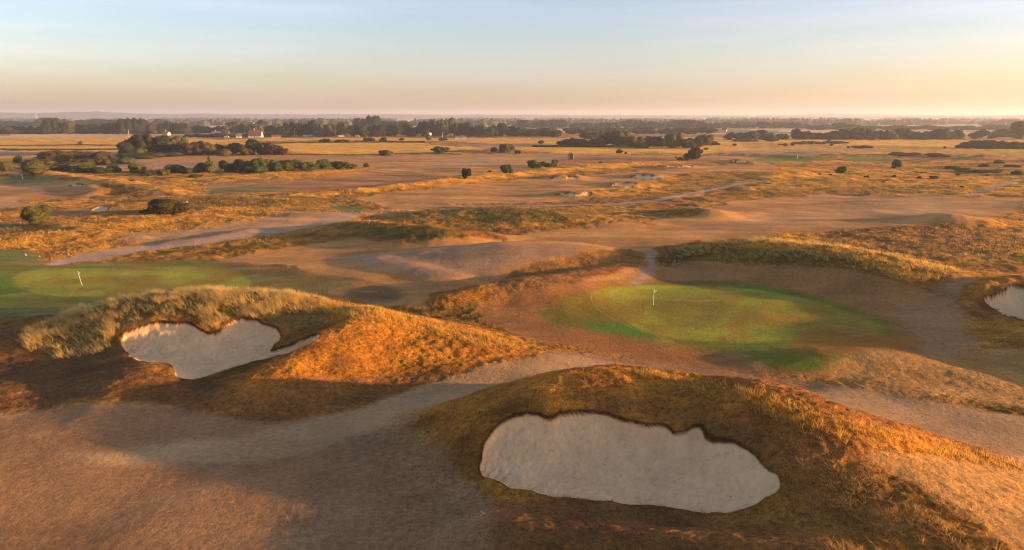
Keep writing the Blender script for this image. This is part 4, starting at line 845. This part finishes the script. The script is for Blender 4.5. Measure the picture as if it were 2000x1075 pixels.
# far-off woods that read as one mass
def far_woods():
    vs = []; fs = []; cl = []; off = 0
    g = np.random.default_rng(5)
    for k in range(620):
        v_ = 229.2 + 17*g.random()**1.3; u_ = g.uniform(-200, 2200); x, y = unproj(u_, v_, 0.); x, y = float(x), float(y)
        if y > 6800 or y < 1300: continue
        Wd = g.uniform(25, 170); Hh = g.uniform(7, 17); n = 12
        cx = np.linspace(-1, 1, n)
        for i in range(n):
            bx = x+cx[i]*Wd*.5; by = y+g.normal(0, 8); s = g.uniform(6, 13); hz = Hh*(.6+.5*g.random())
            ring = []
            for j in range(3):
                for q in range(6):
                    a = q*1.047+g.random()*.4; rad = s*(1, .85, .35)[j]; vs.append((bx+math.cos(a)*rad, by+math.sin(a)*rad, (-1, hz*.6, hz)[j]*(1+.1*g.random())))
            for j in range(2):
                for q in range(6): fs.append((off+j*6+q, off+j*6+(q+1) % 6, off+(j+1)*6+(q+1) % 6, off+(j+1)*6+q))
            fs.append((off+12, off+13, off+14, off+15)); fs.append((off+12, off+15, off+16, off+17)); off += 18
    o = mesh_from('woodland', vs, fs, plain('far_wood', (.06,.07,.035), .95, .3, .02), False); tagp(o, 'far off woods and hedgerows fading into haze below the hills', 'woodland', None, 'stuff')
far_woods()

# ------------------------------------------------------------------ built things
import bmesh
def empty(name, loc, rz=0, label=None, cat=None, group=None):
    o = bpy.data.objects.new(name, None); COL.objects.link(o); o.location = loc; o.rotation_euler = (0, 0, rz); tagp(o, label, cat, group); return o
def bm_obj(name, bm, mat, parent=None):
    bmesh.ops.recalc_face_normals(bm, faces=bm.faces[:])
    me = bpy.data.meshes.new(name); bm.to_mesh(me); bm.free(); me.materials.append(mat); o = bpy.data.objects.new(name, me); COL.objects.link(o)
    if parent: o.parent = parent
    return o
def prism(bm, pts, x0, x1, ax='x'):
    """extrude a 2D outline (other two axes) along ax"""
    def P(a, p): return (a, p[0], p[1]) if ax == 'x' else ((p[0], a, p[1]) if ax == 'y' else (p[0], p[1], a))
    A = [bm.verts.new(P(x0, p)) for p in pts]; B = [bm.verts.new(P(x1, p)) for p in pts]; n = len(pts)
    bm.faces.new(A); bm.faces.new(B[::-1])
    for i in range(n): bm.faces.new((A[i], A[(i+1) % n], B[(i+1) % n], B[i]))
def box(bm, x0, x1, y0, y1, z0, z1): prism(bm, [(y0,z0),(y1,z0),(y1,z1),(y0,z1)], x0, x1)
def cyl(bm, p, q, r0, r1, k=10):
    p, q = Vector(p), Vector(q); d = (q-p).normalized(); a = d.orthogonal().normalized(); b = d.cross(a); A = []; B = []
    for i in range(k):
        t = 6.2832*i/k; A.append(bm.verts.new(p+a*math.cos(t)*r0+b*math.sin(t)*r0)); B.append(bm.verts.new(q+a*math.cos(t)*r1+b*math.sin(t)*r1))
    bm.faces.new(A[::-1]); bm.faces.new(B)
    for i in range(k): bm.faces.new((A[i], A[(i+1) % k], B[(i+1) % k], B[i]))
def spot(u, v):
    x, y = march(H1, [u], [v]); x, y = float(x[0]), float(y[0]); return x, y, float(H1(np.array([x]), np.array([y]))[0])
white = plain('white_paint', (.8,.8,.78), .5); dullw = plain('dull_white', (.42,.39,.35), .7); offw = plain('off_white_wall', (.5,.46,.38), .8, .08, 1); tile = plain('red_tile', (.15,.07,.045), .85, .3, 2)
slate = plain('slate', (.14,.12,.12), .7, .3, 2); wood = plain('weathered_wood', (.18,.12,.075), .85, .3, 4); glass = plain('window_glass', (.03,.035,.04), .1); brick = plain('brick', (.33,.17,.11), .9, .25, 3)
metal = plain('galvanised_steel', (.45,.45,.43), .5); cup = plain('cup', (.02,.02,.02), .9); clothm = blade_mat('flag_cloth', .3)
def flag(u, v, hgt, lean, label, thick=.03, fl=.5, face=1):
    x, y, z = spot(u, v); t = empty('golf_flag', (x, y, z), 0, label, 'golf flag', 'flags on the greens')
    bm = bmesh.new(); cyl(bm, (0,0,-.1), (lean, 0, hgt), thick, thick*.8); bm_obj('pole', bm, white, t)
    bm = bmesh.new(); n = 8; g0 = []
    for i in range(n+1):
        s = i/n; sag = s*fl*.18; bx = lean+face*s*fl*.62; wv = math.sin(s*6)*.05*s
        g0.append([(bx, wv, hgt-.03-sag), (bx-.02*face*s, wv+.02, hgt-.03-fl*.85+sag*.35+s*.16)])
    vs = []; fs = []
    for a_, b_ in g0: vs += [a_, b_, (a_[0], a_[1]+.008, a_[2]), (b_[0], b_[1]+.008, b_[2])]
    for i in range(n):
        o_ = i*4; fs += [(o_, o_+1, o_+5, o_+4), (o_+2, o_+6, o_+7, o_+3)]
    o = mesh_from('flag', vs, fs, clothm, True, {'Col': np.full((len(vs), 3), .82)}, t)
    bm = bmesh.new(); cyl(bm, (0,0,-.02), (0,0,.012), .12, .12, 14); bm_obj('hole_cup', bm, cup, t)
flag(1276, 597, 2.15, .0, 'white flag on a straight white pole in the right hand green', .024, .5, 1)
flag(161, 559, 2.2, -.38, 'white flag on a leaning pole in the left hand green', .022, .5, 1)
flag(1557, 311, 2.3, 0, 'tiny white flag on the distant bright green at right', .07, .7, 1)
flag(44, 351, 2.0, 0, 'tiny flag at the far left green below the broad bush', .025, .35, 1)
flag(1288, 300, 2.0, 0, 'tiny white flag before the dark wood', .07, .6, 1)
def post(u, v, h_, r_, mat, label, name='post', cat='post', cap=True):
    x, y, z = spot(u, v); t = empty(name, (x, y, z), 0, label, cat)
    bm = bmesh.new(); cyl(bm, (0,0,-.2), (0,0,h_), r_, r_*.85); bm_obj('shaft', bm, mat, t)
    if cap: bm = bmesh.new(); cyl(bm, (0,0,h_), (0,0,h_+r_*1.6), r_*1.15, r_*.5); bm_obj('cap', bm, mat, t)
post(366, 402, 1.1, .09, white, 'short white marker post right of the wide dark bush', 'marker_post')
post(252, 268, 8, .16, white, 'pale tall pole before the treeline at far left', 'pole', 'pole')
post(51, 500, .3, .05, white, 'small white tee marker on the tee at the left edge', 'tee_marker', 'tee marker')
for (u, v, h_, lb) in ((554,266,11,'tall pale pole right of the farmhouse, leftmost of the far road poles'),(575,267,9,'short thick pale pole by the far road, second of the far road poles'),(656,267,9,'thin pole before the long treeline, third of the far road poles'),(824,265,11,'thin pole at the left of the ragged roadside tree'),(842,266,13,'tallest thin lamp pole behind the ragged roadside tree'),(864,269,5,'low lamp post right of the ragged roadside tree')):
    x, y, z = spot(u, v); t = empty('street_lamp', (x, y, z), 0, lb, 'street lamp', 'poles by the far road')
    bm = bmesh.new(); cyl(bm, (0,0,-.3), (0,0,h_), .32, .2); bm_obj('pole', bm, metal, t)
    bm = bmesh.new(); cyl(bm, (0,0,h_-.1), (1.6,0,h_+.25), .15, .1); box(bm, 1.5, 2.5, -.3, .3, h_+.1, h_+.4); bm_obj('lamp_head', bm, metal, t)
def house(u, v, w_, d_, wall_h, ridge_h, rz, wallm, roofm, label, chimney=True, name='house', windows=2, cat='house'):
    x, y, z = spot(u, v); t = empty(name, (x, y, z-.2), rz, label, cat)
    bm = bmesh.new(); prism(bm, [(-d_/2,0),(d_/2,0),(d_/2,wall_h),(0,ridge_h),(-d_/2,wall_h)], -w_/2, w_/2); bm_obj('wall', bm, wallm, t)
    bm = bmesh.new(); e = .5; sl = (ridge_h-wall_h)/(d_/2)
    for s in (-1, 1):
        pr = [(s*(d_/2+e), wall_h-sl*e+.03), (0, ridge_h+.03), (0, ridge_h+.33), (s*(d_/2+e), wall_h-sl*e+.33)]
        prism(bm, pr, -w_/2-e, w_/2+e)
    rf_ = bm_obj('roof', bm, roofm, t)
    if chimney:
        bm = bmesh.new(); box(bm, -w_*.15, -w_*.15+1.2, -.6, .6, ridge_h-1, ridge_h+1.8); box(bm, -w_*.15-.12, -w_*.15+1.32, -.72, .72, ridge_h+1.8, ridge_h+2.05); bm_obj('chimney', bm, brick, rf_)
    for i in range(windows):
        xx = -w_/2 + w_*(i+.7)/(windows+.4)
        bm = bmesh.new(); box(bm, xx-.75, xx+.75, -d_/2-.06, -d_/2+.01, wall_h*.35, wall_h*.72); wn = bm_obj('window', bm, white, t)
        bm = bmesh.new(); box(bm, xx-.6, xx-.06, -d_/2-.09, -d_/2-.061, wall_h*.39, wall_h*.68); box(bm, xx+.06, xx+.6, -d_/2-.09, -d_/2-.061, wall_h*.39, wall_h*.68); bm_obj('pane', bm, glass, wn)
    bm = bmesh.new(); box(bm, -.5, .5, -d_/2-.07, -d_/2+.01, 0, 2.2); bm_obj('door', bm, wood, t)
    return t
house(500, 269, 14, 11, 2.6, 8.5, R(4), offw, tile, 'white farmhouse with a steep red tiled roof and white gable end by the far road')
house(325, 265, 8, 6, 3.0, 5, R(-10), plain('cream_wall', (.6,.5,.28), .8), slate, 'cream house half hidden in trees behind the big wooded clump', True)
house(385, 266, 9, 6, 2.4, 3.8, R(15), dullw, slate, 'low white building among trees left of the farmhouse', False)
house(423, 267, 9, 7, 3, 6, R(10), brick, slate, 'small dark roofed house left of the farmhouse', True)
house(449, 268, 8, 6, 2.5, 4.5, R(15), dullw, slate, 'pale walled house with grey roof left of the farmhouse', True)
house(467, 270, 6, 5, 2.4, 4.2, R(20), dullw, slate, 'small white house nearest the farmhouse on its left', False)
house(540, 270, 10, 6, 2.0, 3.6, R(18), brick, tile, 'low outbuilding just right of the farmhouse', False)
house(480, 250, 40, 18, 6, 12, R(-10), brick, tile, 'large red roofed barn in haze behind the farmhouse trees', False, 'barn', 0, 'barn')
house(900, 272, 12, 6, 2.2, 3.4, R(6), dullw, slate, 'low pale roadside building before the treeline', False)
house(908, 266, 9, 5, 3.4, 5.2, R(0), plain('yellow_wall', (.8,.66,.34), .8), white, 'small cream fronted building behind the roadside building', False)
house(1258, 250, 10, 8, 8, 9.5, R(-12), plain('cream_far_wall', (.6,.5,.34), .8), offw, 'large cream building rising from the far hazy treeline', False, 'building', 0, 'building')
house(1415, 257, 7, 6, 3, 5.5, R(-30), plain('buff_wall', (.6,.42,.28), .8), tile, 'small peaked buff house in the far treeline at right', False)
house(560, 247, 26, 12, 5, 9, R(5), offw, tile, 'far pale farm building in haze above the treeline', False, 'barn', 0, 'barn')
# hut with open front on the golden heath
x, y, z = spot(1115, 311); t = empty('shelter_hut', (x, y, z-.1), R(-12), 'small wooden shelter hut with pyramid roof beside the heath fairway', 'hut')
bm = bmesh.new(); box(bm, -1.6, 1.6, 1.45, 1.6, 0, 2.5); box(bm, 1.45, 1.6, -1.6, 1.45, 0, 2.5); box(bm, -1.6, -1.45, 0, 1.45, 0, 2.5); box(bm, .35, 1.45, -1.6, -1.45, 0, 2.5); bm_obj('wall', bm, wood, t)
bm = bmesh.new(); box(bm, -1.62, -.25, -1.66, -1.45, 0, 2.45); bm_obj('door', bm, plain('faded_door', (.36,.28,.18), .8), t)
bm = bmesh.new(); b0 = [bm.verts.new(p) for p in ((-2,-2,2.5),(2,-2,2.5),(2,2,2.5),(-2,2,2.5))]; b1 = [bm.verts.new(p) for p in ((-1.95,-1.95,2.68),(1.95,-1.95,2.68),(1.95,1.95,2.68),(-1.95,1.95,2.68))]; ap = bm.verts.new((0,0,4.0)); bm.faces.new(b0[::-1])
for i in range(4): bm.faces.new((b0[i], b0[(i+1)%4], b1[(i+1)%4], b1[i])); bm.faces.new((b1[i], b1[(i+1)%4], ap))
bm_obj('roof', bm, wood, t)
# road sign by the ragged tree
x, y, z = spot(840, 272); t = empty('road_sign', (x, y, z), R(25), 'white road sign facing the sun beside the ragged roadside tree', 'road sign')
bm = bmesh.new(); cyl(bm, (0,0,-.3), (0,0,5), .15, .15); bm_obj('post', bm, metal, t)
bm = bmesh.new(); prism(bm, [(-1.7,4.2),(-1.5,4),(1.5,4),(1.7,4.2),(1.7,6.4),(1.5,6.6),(-1.5,6.6),(-1.7,6.4)], -.26, -.17, 'y'); bm_obj('sign_panel', bm, white, t)
# parked vans and caravans by the far road
def van(u, v, L_, label, rz=0):
    x, y, z = spot(u, v); t = empty('parked_van', (x, y, z), rz, label, 'van', 'white vans parked by the far road')
    bm = bmesh.new(); prism(bm, [(-L_/2,.45),(L_/2,.45),(L_/2,1.2),(L_/2-.35,1.35),(L_/2-1.1,2.3),(L_/2-1.4,2.4),(-L_/2+.1,2.4),(-L_/2,2.2)], -.95, .95, 'y'); bm_obj('body', bm, dullw, t)
    bm = bmesh.new(); prism(bm, [(L_/2-1.75,1.4),(L_/2-.65,1.4),(L_/2-1.2,2.15),(L_/2-1.75,2.15)], -.97, .97, 'y'); bm_obj('window', bm, glass, t)
    for sx in (-L_/2+1, L_/2-1):
        for sy in (-.9, .9): bm = bmesh.new(); cyl(bm, (sx, sy-.12, .36), (sx, sy+.12, .36), .36, .36, 14); bm_obj('wheel', bm, cup, t)
van(597, 268, 6, 'white van just right of the short thick pole by the far road')
van(667, 268.5, 6.5, 'white van before the treeline right of the thin pole, longest van', R(8))
van(698, 268.5, 5, 'white van farthest right before the treeline', R(-5))
van(378, 268, 6, 'white van left of the small dark roofed house')
van(443, 270, 5.5, 'white van in front of the pale walled house')
# pylons far off
for (u, h_, lb) in ((72,44,'faint lattice pylon far off at left'),(353,44,'faint lattice pylon above the houses'),(568,44,'faint lattice pylon on the horizon right of the farmhouse')):
    x, y = unproj(u, 236., 0.); x, y = float(x), float(y); t = empty('pylon', (x, y, 0), .3, lb, 'pylon', 'pylons on the horizon')
    bm = bmesh.new()
    for sx in (-1, 1):
        for sy in (-1, 1):
            cyl(bm, (sx*4, sy*4, -1), (sx*.8, sy*.8, h_), .3, .2, 5)
            for i in range(6): f0, f1 = i/6, (i+1)/6; cyl(bm, (sx*(4-3.2*f0), sy*(4-3.2*f0), h_*f0), (-sx*(4-3.2*f1), sy*(4-3.2*f1), h_*f1), .15, .15, 4)
    bm_obj('lattice_tower', bm, metal, t)
    for zz, l_ in ((h_*.7, 9), (h_*.82, 11), (h_*.94, 8)):
        bm = bmesh.new(); cyl(bm, (-l_, 0, zz), (0, 0, zz+.8), .15, .4, 5); cyl(bm, (0, 0, zz+.8), (l_, 0, zz), .4, .15, 5); bm_obj('crossarm', bm, metal, t)

# ------------------------------------------------------------------ haze
m = bpy.data.materials.new('haze_air'); m.use_nodes = True; t = m.node_tree; t.nodes.clear()
o = t.nodes.new('ShaderNodeOutputMaterial'); pv = t.nodes.new('ShaderNodeVolumePrincipled'); t.links.new(pv.outputs[0], o.inputs['Volume'])
pv.inputs['Color'].default_value = (.84,.88,.95,1); pv.inputs['Density'].default_value = 1.5e-4; pv.inputs['Anisotropy'].default_value = .3
bm = bmesh.new(); box(bm, -17000, 17000, -17000, 17000, -7, 120); hz = bm_obj('haze', bm, m); hz['kind'] = 'stuff'; hz['label'] = 'thin golden evening haze over the plain'; hz['category'] = 'haze'
print('objects', len(bpy.data.objects), 'zmin', V[:, 2].min())
